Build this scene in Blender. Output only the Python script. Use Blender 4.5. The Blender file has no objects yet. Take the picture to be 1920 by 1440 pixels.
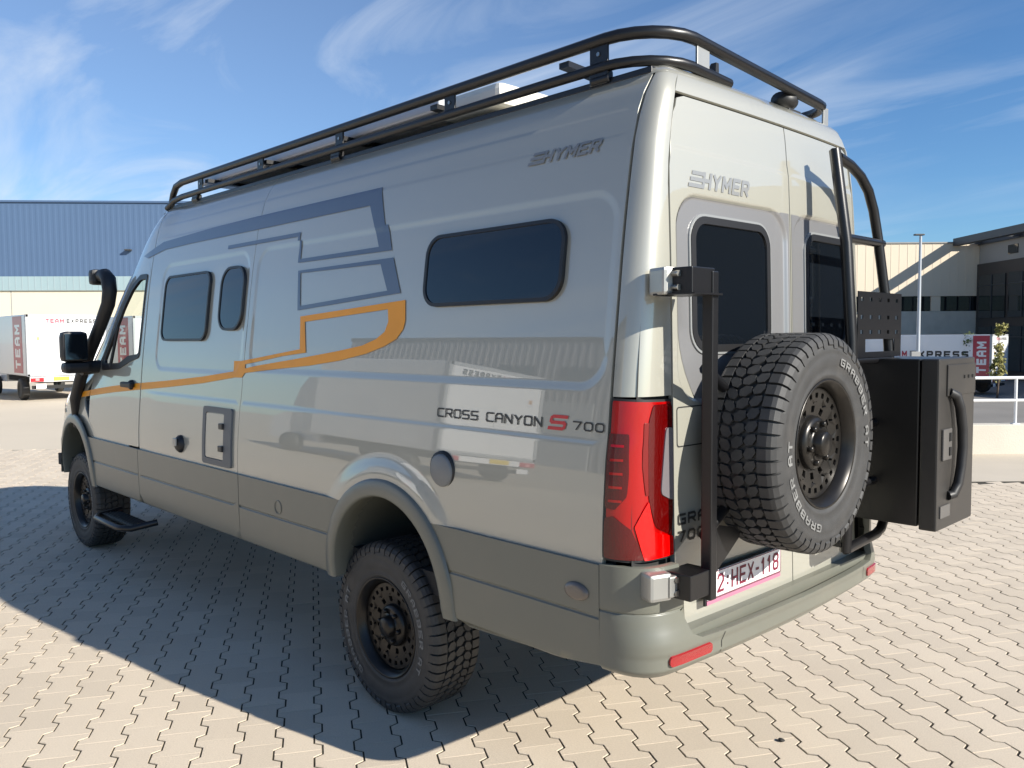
import bpy, bmesh, math, random
from mathutils import Vector, Matrix
from mathutils.geometry import delaunay_2d_cdt
random.seed(7)
R = math.radians
sc = bpy.context.scene
COL = sc.collection

# ------------------------------------------------------------------ camera, sky, sun, exposure
CAM = Vector((3.102, -3.142, 1.7305)); YAW, PITCH, ROLL, FPX = .767, -.0574, -.0071, 1555.66
fw = Vector((-math.cos(YAW)*math.cos(PITCH), math.sin(YAW)*math.cos(PITCH), math.sin(PITCH)))
rt = fw.cross(Vector((0, 0, 1))).normalized(); up = rt.cross(fw)
rt2 = rt*math.cos(ROLL)+up*math.sin(ROLL); up2 = -rt*math.sin(ROLL)+up*math.cos(ROLL)
cd = bpy.data.cameras.new('camera'); cam = bpy.data.objects.new('camera', cd); COL.objects.link(cam)
cam.matrix_world = Matrix(((rt2.x, up2.x, -fw.x, CAM.x), (rt2.y, up2.y, -fw.y, CAM.y), (rt2.z, up2.z, -fw.z, CAM.z), (0, 0, 0, 1)))
cd.sensor_width = 36; cd.lens = FPX/1920*36; cd.clip_end = 2000; cd.clip_start = .05
sc.camera = cam
SUN = Vector((1.82, .40, 1.0)).normalized()
SUN_EL = math.asin(SUN.z); SUN_ROT = math.atan2(SUN.x, SUN.y)
w = bpy.data.worlds.new("World"); sc.world = w; w.use_nodes = True
nt = w.node_tree; nt.nodes.clear()
wo = nt.nodes.new('ShaderNodeOutputWorld'); bg = nt.nodes.new('ShaderNodeBackground'); sky = nt.nodes.new('ShaderNodeTexSky')
sky.sky_type = 'NISHITA'; sky.sun_disc = False; sky.sun_elevation = SUN_EL; sky.sun_rotation = SUN_ROT
sky.air_density = 1.0; sky.dust_density = .1; sky.ozone_density = 2.5
tc = nt.nodes.new('ShaderNodeTexCoord')
sep = nt.nodes.new('ShaderNodeSeparateXYZ'); nt.links.new(tc.outputs['Generated'], sep.inputs[0])
def wmath(op, a, b=None, clamp=False):
    n = nt.nodes.new('ShaderNodeMath'); n.operation = op; n.use_clamp = clamp
    for i, v in enumerate((a, b)):
        if v is None: continue
        if isinstance(v, (int, float)): n.inputs[i].default_value = v
        else: nt.links.new(v, n.inputs[i])
    return n.outputs[0]
zz = wmath('ADD', wmath('MAXIMUM', sep.outputs[2], 0.0), .16)
cx = nt.nodes.new('ShaderNodeCombineXYZ')
nt.links.new(wmath('DIVIDE', sep.outputs[0], zz), cx.inputs[0]); nt.links.new(wmath('DIVIDE', sep.outputs[1], zz), cx.inputs[1])
mpn = nt.nodes.new('ShaderNodeMapping'); mpn.inputs['Rotation'].default_value = (0, 0, R(-28)); mpn.inputs['Scale'].default_value = (.42, 1.25, 1)
mpn.inputs['Location'].default_value = (3.1, 1.7, 0)
nt.links.new(cx.outputs[0], mpn.inputs[0])
nz = nt.nodes.new('ShaderNodeTexNoise'); nz.inputs['Scale'].default_value = 1.5; nz.inputs['Detail'].default_value = 9; nz.inputs['Roughness'].default_value = .58; nz.inputs['Distortion'].default_value = 1.1
nt.links.new(mpn.outputs[0], nz.inputs[0])
nz2 = nt.nodes.new('ShaderNodeTexNoise'); nz2.inputs['Scale'].default_value = .55; nz2.inputs['Detail'].default_value = 3
nt.links.new(cx.outputs[0], nz2.inputs[0])
cr = nt.nodes.new('ShaderNodeMapRange'); cr.inputs[1].default_value = .47; cr.inputs[2].default_value = .88
nt.links.new(nz.outputs[0], cr.inputs[0])
cr2 = nt.nodes.new('ShaderNodeMapRange'); cr2.inputs[1].default_value = .38; cr2.inputs[2].default_value = .62
nt.links.new(nz2.outputs[0], cr2.inputs[0])
left = nt.nodes.new('ShaderNodeVectorMath'); left.operation = 'DOT_PRODUCT'; nt.links.new(tc.outputs['Generated'], left.inputs[0]); left.inputs[1].default_value = (-.98, .05, -.15)
lm = nt.nodes.new('ShaderNodeMapRange'); lm.inputs[1].default_value = .35; lm.inputs[2].default_value = .95; lm.inputs[3].default_value = .0; lm.inputs[4].default_value = .20
nt.links.new(left.outputs['Value'], lm.inputs[0])
cl = wmath('MULTIPLY', wmath('ADD', wmath('MULTIPLY', cr.outputs[0], wmath('ADD', cr2.outputs[0], wmath('MULTIPLY', lm.outputs[0], 2.2))), lm.outputs[0]), .85, True)
mix = nt.nodes.new('ShaderNodeMix'); mix.data_type = 'RGBA'
nt.links.new(cl, mix.inputs[0])
tint = nt.nodes.new('ShaderNodeMix'); tint.data_type = 'RGBA'; tint.blend_type = 'MULTIPLY'; tint.inputs[0].default_value = 1
nt.links.new(sky.outputs[0], tint.inputs[6]); tint.inputs[7].default_value = (.68, .98, 1.27, 1)
nt.links.new(tint.outputs[2], mix.inputs[6]); mix.inputs[7].default_value = (7.4, 8.1, 9.0, 1)
nt.links.new(mix.outputs[2], bg.inputs[0]); bg.inputs[1].default_value = .066
nt.links.new(bg.outputs[0], wo.inputs[0])
sl = bpy.data.lights.new('sun', 'SUN'); sl.energy = 5.0; sl.angle = R(.53); sl.color = (1, .945, .85)
so = bpy.data.objects.new('sun', sl); COL.objects.link(so); so.rotation_euler = SUN.to_track_quat('Z', 'Y').to_euler()
sc.view_settings.view_transform = 'Standard'; sc.view_settings.look = 'None'; sc.view_settings.gamma = 1
sc.view_settings.exposure = .74; sc.view_settings.use_curve_mapping = False

# ------------------------------------------------------------------ materials
MATS = {}
def mat(name, col, rough=.5, metal=0, coat=0, spec=.5, noise=0, nscale=8, bump=0, bscale=200, trans=0, emit=0, alpha=1, rnd=0, dirt=None, coatrough=.03):
    if name in MATS: return MATS[name]
    m = bpy.data.materials.new(name); m.use_nodes = True; n = m.node_tree.nodes; l = m.node_tree.links
    p = n['Principled BSDF']; p.inputs['Base Color'].default_value = (*col, 1); p.inputs['Roughness'].default_value = rough
    p.inputs['Metallic'].default_value = metal; p.inputs['Coat Weight'].default_value = coat; p.inputs['Coat Roughness'].default_value = coatrough
    p.inputs['Specular IOR Level'].default_value = spec; p.inputs['Transmission Weight'].default_value = trans
    if emit: p.inputs['Emission Strength'].default_value = emit; p.inputs['Emission Color'].default_value = (*col, 1)
    src = None
    tcn = n.new('ShaderNodeTexCoord')
    def noise_fac(scale, detail=5, stretch=None):
        t = n.new('ShaderNodeTexNoise'); t.inputs['Scale'].default_value = scale; t.inputs['Detail'].default_value = detail
        if stretch:
            mp_ = n.new('ShaderNodeMapping'); mp_.inputs['Scale'].default_value = stretch
            l.new(tcn.outputs['Object'], mp_.inputs[0]); l.new(mp_.outputs[0], t.inputs[0])
        else: l.new(tcn.outputs['Object'], t.inputs[0])
        return t.outputs[0]
    cur = None
    def vary(fac, amt):
        nonlocal cur
        mr = n.new('ShaderNodeMapRange'); mr.inputs[1].default_value = .25; mr.inputs[2].default_value = .75
        mr.inputs[3].default_value = 1-amt; mr.inputs[4].default_value = 1+amt; l.new(fac, mr.inputs[0])
        h = n.new('ShaderNodeHueSaturation'); l.new(mr.outputs[0], h.inputs['Value'])
        if cur is None: h.inputs['Color'].default_value = (*col, 1)
        else: l.new(cur, h.inputs['Color'])
        cur = h.outputs[0]
    if noise: vary(noise_fac(nscale), noise)
    if dirt:   # (amount, scale, colour)
        mr = n.new('ShaderNodeMapRange'); mr.inputs[1].default_value = .5; mr.inputs[2].default_value = .8; mr.inputs[4].default_value = dirt[0]
        l.new(noise_fac(dirt[1], 8), mr.inputs[0])
        mx = n.new('ShaderNodeMix'); mx.data_type = 'RGBA'; l.new(mr.outputs[0], mx.inputs[0])
        if cur is None: mx.inputs[6].default_value = (*col, 1)
        else: l.new(cur, mx.inputs[6])
        mx.inputs[7].default_value = (*dirt[2], 1); cur = mx.outputs[2]
    if rnd:
        oi = n.new('ShaderNodeObjectInfo'); g = n.new('ShaderNodeNewGeometry')
        ad = n.new('ShaderNodeMath'); ad.operation = 'ADD'; l.new(oi.outputs['Random'], ad.inputs[0]); l.new(g.outputs['Random Per Island'], ad.inputs[1])
        fr = n.new('ShaderNodeMath'); fr.operation = 'FRACT'; l.new(ad.outputs[0], fr.inputs[0]); vary(fr.outputs[0], rnd)
    if cur is not None: l.new(cur, p.inputs['Base Color'])
    if bump:
        b = n.new('ShaderNodeBump'); b.inputs['Strength'].default_value = bump; b.inputs['Distance'].default_value = .01
        l.new(noise_fac(bscale), b.inputs['Height']); l.new(b.outputs[0], p.inputs['Normal'])
    if name == 'van_paint': p.inputs['Coat IOR'].default_value = 1.9; p.inputs['Coat Roughness'].default_value = .012
    MATS[name] = m; return m
M = dict(
 paint=mat('van_paint', (.362, .354, .300), .40, coat=1, metal=.18, noise=.008, nscale=3),
 clad=mat('cladding_paint', (.135, .138, .113), .42, coat=.4, noise=.03, nscale=5, coatrough=.25, dirt=(.25, 3, (.2, .18, .14))),
 black=mat('black_powder_coat', (.006, .006, .007), .34, bump=.05, bscale=900),
 blackbox=mat('black_box_coat', (.010, .0095, .009), .33, coat=.0, bump=.04, bscale=700, noise=.1, nscale=3),
 boxdoor=mat('box_door_coat', (.030, .028, .026), .42, noise=.06, nscale=4, dirt=(.3, 5, (.07, .06, .05))),
 trim=mat('black_trim', (.012, .012, .013), .5),
 rubber=mat('tyre_rubber', (.036, .036, .036), .6, noise=.2, nscale=14, bump=.12, bscale=500, dirt=(.45, 9, (.075, .068, .06))),
 white_ink=mat('white_tyre_letters', (.17, .17, .165), .85, noise=.4, nscale=30),
 rim=mat('dark_bronze_rim', (.022, .020, .018), .30, metal=.5, noise=.15, nscale=20, dirt=(.25, 14, (.07, .058, .045))),
 rimgap=mat('rim_dark', (.004, .004, .004), .8),
 bolt=mat('steel_bolt', (.35, .34, .32), .3, metal=1),
 alu=mat('brushed_aluminium', (.38, .38, .36), .42, metal=.7, noise=.05),
 glass=mat('tinted_window', (.005, .007, .010), .02, coat=.0, spec=.62),
 gasket=mat('window_gasket', (.010, .010, .011), .42),
 decal=mat('slate_blue_film', (.075, .10, .15), .4, coat=.7),
 orange=mat('orange_film', (.88, .34, .012), .45, coat=.0, noise=.05, nscale=6),
 greylet=mat('grey_lettering', (.20, .205, .205), .4, coat=.6),
 blacklet=mat('black_lettering', (.022, .022, .022), .4),
 redlet=mat('red_lettering', (.55, .015, .02), .35, coat=.5),
 silverfilm=mat('silver_grey_film', (.245, .245, .25), .32, metal=.35, coat=.8),
 lampred=mat('lamp_red', (.33, .0, .0), .2, coat=.8, spec=.3, bump=.08, bscale=60),
 lampdark=mat('lamp_dark_red', (.08, .0, .0), .15, coat=.8, spec=.3, bump=.25, bscale=160),
 lampbright=mat('lamp_bright_red', (.62, .0, .0), .2, coat=.8, spec=.3),
 lampclear=mat('lamp_smoked_clear', (.22, .2, .21), .1, coat=1, metal=.3),
 reflector=mat('red_reflector', (.30, .006, .01), .2, coat=1, bump=.3, bscale=400),
 plate=mat('plate_white', (.78, .76, .77), .35, coat=.4),
 platered=mat('plate_maroon', (.16, .008, .03), .5), platepink=mat('plate_strip', (.42, .16, .24), .5),
 under=mat('underbody', (.02, .02, .02), .85), chass=mat('chassis_steel', (.045, .045, .045), .6),
 liner=mat('wheel_well_liner', (.09, .095, .08), .7, dirt=(.5, 5, (.05, .045, .04))),
 paver=mat('concrete_paver', (.60, .510, .395), .88, noise=.10, nscale=140, bump=.4, bscale=260, rnd=.05, dirt=(.34, .9, (.45, .36, .27))),
 joint=mat('sand_joint', (.045, .038, .024), .95, noise=.2, nscale=20),
 pave_far=mat('yard_paving', (.565, .49, .38), .9, noise=.05, nscale=.6, bump=.3, bscale=30, dirt=(.2, .3, (.40, .35, .28))),
 concrete=mat('pale_concrete', (.52, .455, .36), .9, noise=.06, nscale=1.2, bump=.25, bscale=60, dirt=(.2, .5, (.36, .32, .26))),
 asphalt=mat('yard_asphalt', (.20, .19, .175), .9, noise=.1, nscale=.5, bump=.3, bscale=60),
 wallc=mat('cast_concrete_wall', (.56, .52, .44), .88, noise=.07, nscale=2, bump=.3, bscale=40, dirt=(.35, 1.6, (.38, .33, .24))),
 truckwhite=mat('truck_white', (.80, .80, .80), .35, coat=.5, noise=.02, nscale=1, dirt=(.06, 1.5, (.6, .58, .52))),
 truckgrey=mat('truck_edge_grey', (.40, .41, .42), .45), truckred=mat('truck_red', (.42, .02, .05), .4, coat=.4),
 yellow=mat('yellow_plate', (.75, .55, .06), .4),
 bluecl=mat('blue_metal_cladding', (.080, .132, .225), .45, noise=.03, nscale=.3), blueedge=mat('blue_metal_trim', (.075, .125, .22), .45),
 translucent=mat('pale_translucent_sheet', (.30, .40, .42), .3, noise=.04, nscale=.5), mullion=mat('pale_mullion', (.30, .38, .40), .5),
 cream=mat('cream_panel', (.66, .60, .47), .8, noise=.03, nscale=.4, dirt=(.1, .3, (.5, .45, .36))),
 cream2=mat('cream_cladding', (.70, .60, .46), .7, noise=.02, nscale=.3),
 grey2=mat('grey_wall', (.30, .30, .29), .8, noise=.05, nscale=.5), office=mat('office_dark_cladding', (.045, .04, .038), .6),
 officeglass=mat('office_glass', (.010, .012, .015), .05, coat=1), roofedge=mat('roof_dark_edge', (.05, .052, .055), .5),
 rail=mat('galvanised_rail', (.72, .73, .74), .4, metal=.2), lamp=mat('lamp_post_grey', (.42, .45, .48), .45, metal=.2),
 bark=mat('bark', (.10, .07, .05), .9), leaf=mat('leaf_green', (.075, .10, .03), .7, rnd=.4), leafy=mat('leaf_yellow', (.26, .24, .07), .7, rnd=.4),
 hall=mat('grey_hall_cladding', (.27, .265, .28), .7, noise=.04, nscale=.3), solar=mat('roof_box_grey', (.50, .52, .56), .35, coat=.4), skylight=mat('skylight_white', (.74, .71, .63), .4),
 seat=mat('seat_fabric', (.02, .02, .022), .9), cabglass=None, mirrorg=mat('mirror_glass', (.10, .14, .18), .06, metal=.9), headl=mat('headlamp', (.6, .62, .65), .1, coat=1))
m = bpy.data.materials.new('clear_cab_glass'); m.use_nodes = True; n = m.node_tree.nodes; l = m.node_tree.links; n.remove(n['Principled BSDF'])
g1 = n.new('ShaderNodeBsdfGlossy'); g1.inputs['Roughness'].default_value = .02; t1 = n.new('ShaderNodeBsdfTransparent'); t1.inputs[0].default_value = (.80, .86, .84, 1)
ms = n.new('ShaderNodeMixShader'); ms.inputs[0].default_value = .09; l.new(t1.outputs[0], ms.inputs[1]); l.new(g1.outputs[0], ms.inputs[2])
l.new(ms.outputs[0], n['Material Output'].inputs[0]); M['cabglass'] = m

# ------------------------------------------------------------------ helpers
def tag(o, label=None, cat=None, group=None, kind=None):
    if label: o['label'] = label
    if cat: o['category'] = cat
    if group: o['group'] = group
    if kind: o['kind'] = kind
    return o
def empty(name, loc=(0, 0, 0), rz=0, label=None, cat=None, group=None):
    o = bpy.data.objects.new(name, None); COL.objects.link(o); o.location = loc; o.rotation_euler = (0, 0, rz); o.empty_display_size = .1
    return tag(o, label, cat, group)
class MB:
    def __init__(s): s.v = []; s.f = []; s.sm = []
    def add(s, vs, fs, smooth=False, mtx=None):
        b = len(s.v)
        for p in vs: s.v.append(tuple(mtx @ Vector(p)) if mtx else tuple(p))
        for f in fs: s.f.append(tuple(b+i for i in f)); s.sm.append(smooth)
        return s
    def box(s, c, d, rz=0, mtx=None, bev=0):
        x, y, z = d[0]/2, d[1]/2, d[2]/2
        if bev > 0:
            b = min(bev, x*.9, y*.9, z*.9); bm = bmesh.new(); bmesh.ops.create_cube(bm, size=1)
            for v in bm.verts: v.co = Vector((v.co.x*d[0], v.co.y*d[1], v.co.z*d[2]))
            bmesh.ops.bevel(bm, geom=bm.edges[:], offset=b, segments=2, profile=.6, affect='EDGES')
            vs = [v.co.copy() for v in bm.verts]; fs = [[v.index for v in f.verts] for f in bm.faces]; bm.free()
        else:
            vs = [Vector((i, j, k)) for i in (-x, x) for j in (-y, y) for k in (-z, z)]
            fs = [(0, 1, 3, 2), (4, 6, 7, 5), (0, 4, 5, 1), (2, 3, 7, 6), (0, 2, 6, 4), (1, 5, 7, 3)]
        T = Matrix.Translation(c) @ Matrix.Rotation(rz, 4, 'Z')
        if mtx: T = mtx @ T
        return s.add(vs, fs, False, T)
    def tube(s, pts, r, n=10, caps=True, closed=False, rs=None):
        pts = [Vector(p) for p in pts]; N = len(pts); rings = []; prev = None; vs = []; fs = []
        for i, p in enumerate(pts):
            if closed: t = (pts[(i+1) % N]-pts[i-1]).normalized()
            else: t = ((pts[min(i+1, N-1)]-p).normalized()+(p-pts[max(i-1, 0)]).normalized()).normalized()
            if prev is None:
                a = Vector((0, 0, 1)) if abs(t.z) < .9 else Vector((1, 0, 0)); u = t.cross(a).normalized()
            else: u = (prev-t*prev.dot(t)).normalized()
            prev = u; v_ = t.cross(u); rr = rs[i] if rs else r
            for k in range(n):
                a = 2*math.pi*k/n; vs.append(p+(u*math.cos(a)+v_*math.sin(a))*rr)
        for i in range(N if closed else N-1):
            for k in range(n):
                a = i*n+k; b = i*n+(k+1) % n; c = ((i+1) % N)*n+(k+1) % n; d = ((i+1) % N)*n+k; fs.append((a, b, c, d))
        s.add(vs, fs, True)
        if caps and not closed:
            s.add([vs[k] for k in range(n)], [tuple(range(n))[::-1]]); s.add([vs[(N-1)*n+k] for k in range(n)], [tuple(range(n))])
        return s
    def lathe(s, prof, n=48, mtx=None, a0=0, a1=2*math.pi, smooth=True):
        # prof: (radius, y); axis = local Y
        vs = []; fs = []; full = abs(a1-a0-2*math.pi) < 1e-6; m_ = n if full else n+1
        for i in range(m_):
            a = a0+(a1-a0)*i/n
            for (r, y) in prof: vs.append((r*math.cos(a), y, r*math.sin(a)))
        P = len(prof)
        for i in range(n):
            j = (i+1) % m_
            for k in range(P-1): fs.append((i*P+k, j*P+k, j*P+k+1, i*P+k+1))
        return s.add(vs, fs, smooth, mtx)
    def cyl(s, p0, p1, r, n=16): return s.tube([p0, p1], r, n)
    def build(s, name, material, parent=None, label=None, cat=None, group=None, kind=None, auto=True):
        me = bpy.data.meshes.new(name); me.from_pydata(s.v, [], s.f); me.polygons.foreach_set('use_smooth', s.sm)
        me.materials.append(material)
        bm = bmesh.new(); bm.from_mesh(me); bmesh.ops.recalc_face_normals(bm, faces=bm.faces); bm.to_mesh(me); bm.free()
        o = bpy.data.objects.new(name, me); COL.objects.link(o); o.parent = parent
        return tag(o, label, cat, group, kind)
def arc(c, r, a0, a1, n): return [(c[0]+r*math.cos(a0+(a1-a0)*i/n), c[1]+r*math.sin(a0+(a1-a0)*i/n)) for i in range(n+1)]
def rrect(x0, z0, x1, z1, r, n=6):
    if not isinstance(r, (tuple, list)): r = (r,)*4    # bl, br, tr, tl
    o = []
    for (c, a, rr) in (((x0+r[0], z0+r[0]), 180, r[0]), ((x1-r[1], z0+r[1]), 270, r[1]), ((x1-r[2], z1-r[2]), 0, r[2]), ((x0+r[3], z1-r[3]), 90, r[3])):
        o += arc(c, rr, R(a), R(a+90), n)
    return o
def fillet(pts, rads, n=5):
    """round the corners of a polygon; rads one number or a list"""
    N = len(pts); out = []
    for i in range(N):
        p = Vector(pts[i]); r = rads[i] if isinstance(rads, (list, tuple)) else rads
        if r <= 0: out.append(tuple(p)); continue
        a = Vector(pts[i-1]); b = Vector(pts[(i+1) % N]); da = (a-p); db = (b-p); k = min(r, da.length*.49, db.length*.49)
        A = p+da.normalized()*k; B = p+db.normalized()*k
        for j in range(n+1):
            t = j/n; out.append(tuple(A*(1-t)**2+p*2*t*(1-t)+B*t*t))
    return out
def resample(poly, step):
    o = []
    for i in range(len(poly)):
        a = poly[i]; b = poly[(i+1) % len(poly)]; L = math.hypot(b[0]-a[0], b[1]-a[1])
        if L < 1e-7: continue
        n = max(1, int(math.ceil(L/step)))
        for k in range(n): o.append((a[0]+(b[0]-a[0])*k/n, a[1]+(b[1]-a[1])*k/n))
    return o
def inside(poly, x, y):
    c = False; j = len(poly)-1
    for i in range(len(poly)):
        xi, yi = poly[i]; xj, yj = poly[j]
        if (yi > y) != (yj > y) and x < (xj-xi)*(y-yi)/(yj-yi)+xi: c = not c
        j = i
    return c
def near(loops, x, y, d):
    for L in loops:
        for (a, b) in L:
            if abs(a-x) < d and abs(b-y) < d: return True
    return False
def patch(name, outer, mp, material, parent=None, holes=(), step=.06, depth=.012, off=0, out=(0, -1, 0), extra=(), label=None, grid=True, gx=None, gz=None, rim=True, raw=False):
    """a curved sheet: polygon in (u,v) carried onto the surface mp(u,v), with returned edges"""
    loops = [resample(outer, step)]+[resample(h, step) for h in holes]
    pts = []; edges = []
    for L in loops:
        b = len(pts); pts += L; edges += [(b+i, b+(i+1) % len(L)) for i in range(len(L))]
    EX = []
    for E in extra:                     # feature lines
        q = []
        for i in range(len(E)-1):
            a, b_ = E[i], E[i+1]; Ln = math.hypot(b_[0]-a[0], b_[1]-a[1]); nn = max(1, int(Ln/step))
            q += [(a[0]+(b_[0]-a[0])*k/nn, a[1]+(b_[1]-a[1])*k/nn) for k in range(nn)]
        q.append(E[-1])
        q = [p for p in q if inside(loops[0], *p) and not any(inside(h, *p) for h in loops[1:]) and not near(loops, p[0], p[1], step*.12)]
        if not q: continue
        b = len(pts); pts += q
        for i in range(len(q)-1):
            if math.hypot(q[i+1][0]-q[i][0], q[i+1][1]-q[i][1]) < step*1.3: edges.append((b+i, b+i+1))
        EX.append(q)
    if grid:
        sx = gx or step; sz = gz or step
        xs = [p[0] for p in loops[0]]; zs = [p[1] for p in loops[0]]; x0, x1, z0, z1 = min(xs), max(xs), min(zs), max(zs)
        nx = max(1, int((x1-x0)/sx)); nzv = max(1, int((z1-z0)/sz))
        for i in range(nx+1):
            for j in range(nzv+1):
                x = x0+(x1-x0)*(i+.5*(j % 2)*0+.013)/nx; z = z0+(z1-z0)*(j+.017)/nzv
                if inside(loops[0], x, z) and not any(inside(h, x, z) for h in loops[1:]) and not near(loops, x, z, min(sx, sz)*.45) and not near(EX, x, z, min(sx, sz)*.42): pts.append((x, z))
    vc, _, fc, _, _, _ = delaunay_2d_cdt([Vector(p) for p in pts], edges, [], 0, 1e-6)
    vc = [(v.x, v.y) for v in vc]; F = []
    for f in fc:
        cx_ = sum(vc[i][0] for i in f)/len(f); cy_ = sum(vc[i][1] for i in f)/len(f)
        if inside(loops[0], cx_, cy_) and not any(inside(h, cx_, cy_) for h in loops[1:]): F.append(list(f))
    V = []; Nn = []
    if not callable(out): out = Vector(out)
    def nrm(u, v):
        e = 6e-4; a = Vector(mp(u+e, v))-Vector(mp(u-e, v)); b = Vector(mp(u, v+e))-Vector(mp(u, v-e)); nn = a.cross(b)
        if nn.length < 1e-12: return (out(u, v) if callable(out) else out).normalized()
        nn.normalize(); return nn if nn.dot(out(u, v) if callable(out) else out) > 0 else -nn
    for (u, v) in vc:
        nn = nrm(u, v); V.append(Vector(mp(u, v))+nn*off); Nn.append(nn)
    VN = list(Nn); 
    ft = []
    for f in F:
        a, b, c = (V[i] for i in f[:3]); nn = (b-a).cross(c-a)
        if nn.dot(Nn[f[0]]) < 0: f = f[::-1]
        ft.append(tuple(f))
    if depth > 0 and rim:
        from collections import Counter
        ec = {}
        for f in ft:
            for i in range(len(f)):
                a, b = f[i], f[(i+1) % len(f)]; ec[(a, b)] = ec.get((a, b), 0)+1
        bd = [(a, b) for (a, b) in ec if (b, a) not in ec]
        top = {}; bot = {}
        for (a, b) in bd:
            t = (V[b]-V[a]).normalized(); side = t.cross(Nn[a])
            i0 = len(V); V += [V[a].copy(), V[b].copy(), V[b]-Nn[b]*depth, V[a]-Nn[a]*depth]
            VN += [(side+Nn[a]*.35).normalized(), (side+Nn[b]*.35).normalized(), side.copy(), side.copy()]
            ft.append((i0, i0+3, i0+2, i0+1))
    me = bpy.data.meshes.new(name); me.from_pydata([tuple(v) for v in V], [], ft)
    me.polygons.foreach_set('use_smooth', [True]*len(me.polygons)); me.materials.append(material)
    me.normals_split_custom_set_from_vertices([tuple(v) for v in VN])
    o = bpy.data.objects.new(name, me); COL.objects.link(o); o.parent = parent
    if label: o['label'] = label
    return o
GL = {'A': [[(0, 0), (0, .75), (.25, 1), (.75, 1), (1, .75), (1, 0)], [(0, .42), (1, .42)]], 'B': [[(0, 0), (0, 1), (.8, 1), (1, .85), (1, .65), (.8, .52), (0, .52)], [(.8, .52), (1, .38), (1, .15), (.8, 0), (0, 0)]],
 'C': [[(1, 1), (.15, 1), (0, .85), (0, .15), (.15, 0), (1, 0)]], 'D': [[(0, 0), (0, 1), (.75, 1), (1, .75), (1, .25), (.75, 0), (0, 0)]], 'E': [[(1, 1), (0, 1), (0, 0), (1, 0)], [(0, .5), (.85, .5)]],
 'G': [[(1, 1), (.15, 1), (0, .85), (0, .15), (.15, 0), (1, 0), (1, .5), (.55, .5)]], 'H': [[(0, 0), (0, 1)], [(1, 0), (1, 1)], [(0, .5), (1, .5)]], 'M': [[(0, 0), (0, 1), (.5, .35), (1, 1), (1, 0)]], 'N': [[(0, 0), (0, 1), (1, 0), (1, 1)]],
 'O': [[(.15, 0), (0, .15), (0, .85), (.15, 1), (.85, 1), (1, .85), (1, .15), (.85, 0), (.15, 0)]], 'P': [[(0, 0), (0, 1), (.85, 1), (1, .85), (1, .6), (.85, .45), (0, .45)]], 'R': [[(0, 0), (0, 1), (.85, 1), (1, .85), (1, .6), (.85, .45), (0, .45)], [(.5, .45), (1, 0)]],
 'S': [[(1, 1), (.12, 1), (0, .88), (0, .62), (.12, .5), (.88, .5), (1, .38), (1, .12), (.88, 0), (0, 0)]], 'T': [[(0, 1), (1, 1)], [(.5, 1), (.5, 0)]], 'X': [[(0, 0), (1, 1)], [(0, 1), (1, 0)]], 'Y': [[(0, 1), (.5, .48), (1, 1)], [(.5, .48), (.5, 0)]],
 '7': [[(0, 1), (1, 1), (.4, 0)]], '0': [[(.2, 0), (0, .2), (0, .8), (.2, 1), (.8, 1), (1, .8), (1, .2), (.8, 0), (.2, 0)]], '2': [[(0, .82), (.2, 1), (.8, 1), (1, .82), (1, .6), (0, 0), (1, 0)]], '1': [[(.2, .78), (.6, 1), (.6, 0)]],
 '8': [[(.2, .52), (0, .7), (0, .85), (.2, 1), (.8, 1), (1, .85), (1, .7), (.8, .52), (.2, .52), (0, .36), (0, .15), (.2, 0), (.8, 0), (1, .15), (1, .36), (.8, .52)]], '-': [[(.1, .5), (.9, .5)]], ':': [[(.5, .28), (.5, .32)], [(.5, .68), (.5, .72)]]}
def text2d(s, t=.16, shear=0, w=.72, gap=.30, techno=False):
    """block letters one unit tall drawn as strokes of thickness t, merged into one flat sheet"""
    V = []; F = []; x0 = 0
    for ch in s:
        if ch == ' ': x0 += w*.8+gap; continue
        cw = w*(1.15 if ch == 'M' else .5 if ch in '-:' else .7 if ch == '1' else 1)
        quads = []
        for pl in GL[ch]:
            P = [Vector((t/2+a*cw, t/2+b*(1-t))) for a, b in pl]
            for i in range(len(P)-1):
                d = (P[i+1]-P[i]).normalized(); n_ = Vector((-d.y, d.x))*t/2
                e0_ = d*t/2 if True else 0; quads.append([P[i]-d*t*.42-n_, P[i+1]+d*t*.42-n_, P[i+1]+d*t*.42+n_, P[i]-d*t*.42+n_])
        pts = []; ed = []
        for q in quads:
            b = len(pts); pts += q; ed += [(b+k, b+(k+1) % 4) for k in range(4)]
        vc, _, fc, _, _, _ = delaunay_2d_cdt(pts, ed, [], 0, 1e-5)
        Q = [[(p.x, p.y) for p in q] for q in quads]; b = len(V)
        V += [(x0+min(max(v.x, 0), cw+t)+shear*v.y, min(max(v.y, 0), 1)) for v in vc]
        for f in fc:
            cx_ = sum(vc[k].x for k in f)/3; cy_ = sum(vc[k].y for k in f)/3
            if any(inside(q, cx_, cy_) for q in Q): F.append(tuple(b+k for k in f))
        x0 += cw+t+gap
    return V, F
def fit(vs, x0, x1, z0, z1):
    xs = [v[0] for v in vs]; zs = [v[1] for v in vs]; a, b, c, d = min(xs), max(xs), min(zs), max(zs)
    return [(x0+(x-a)/(b-a)*(x1-x0), z0+(z-c)/(d-c)*(z1-z0)) for x, z in vs]
def text_on(name, vs, fs, mp, material, parent, label=None):
    mb = MB(); mb.add([mp(u, v) for u, v in vs], fs); return mb.build(name, material, parent, label)
def copy_tree(o, parent=None, depth=0):
    c = o.copy(); COL.objects.link(c)
    if parent: c.parent = parent
    for ch in list(o.children): copy_tree(ch, c)
    return c

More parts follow.
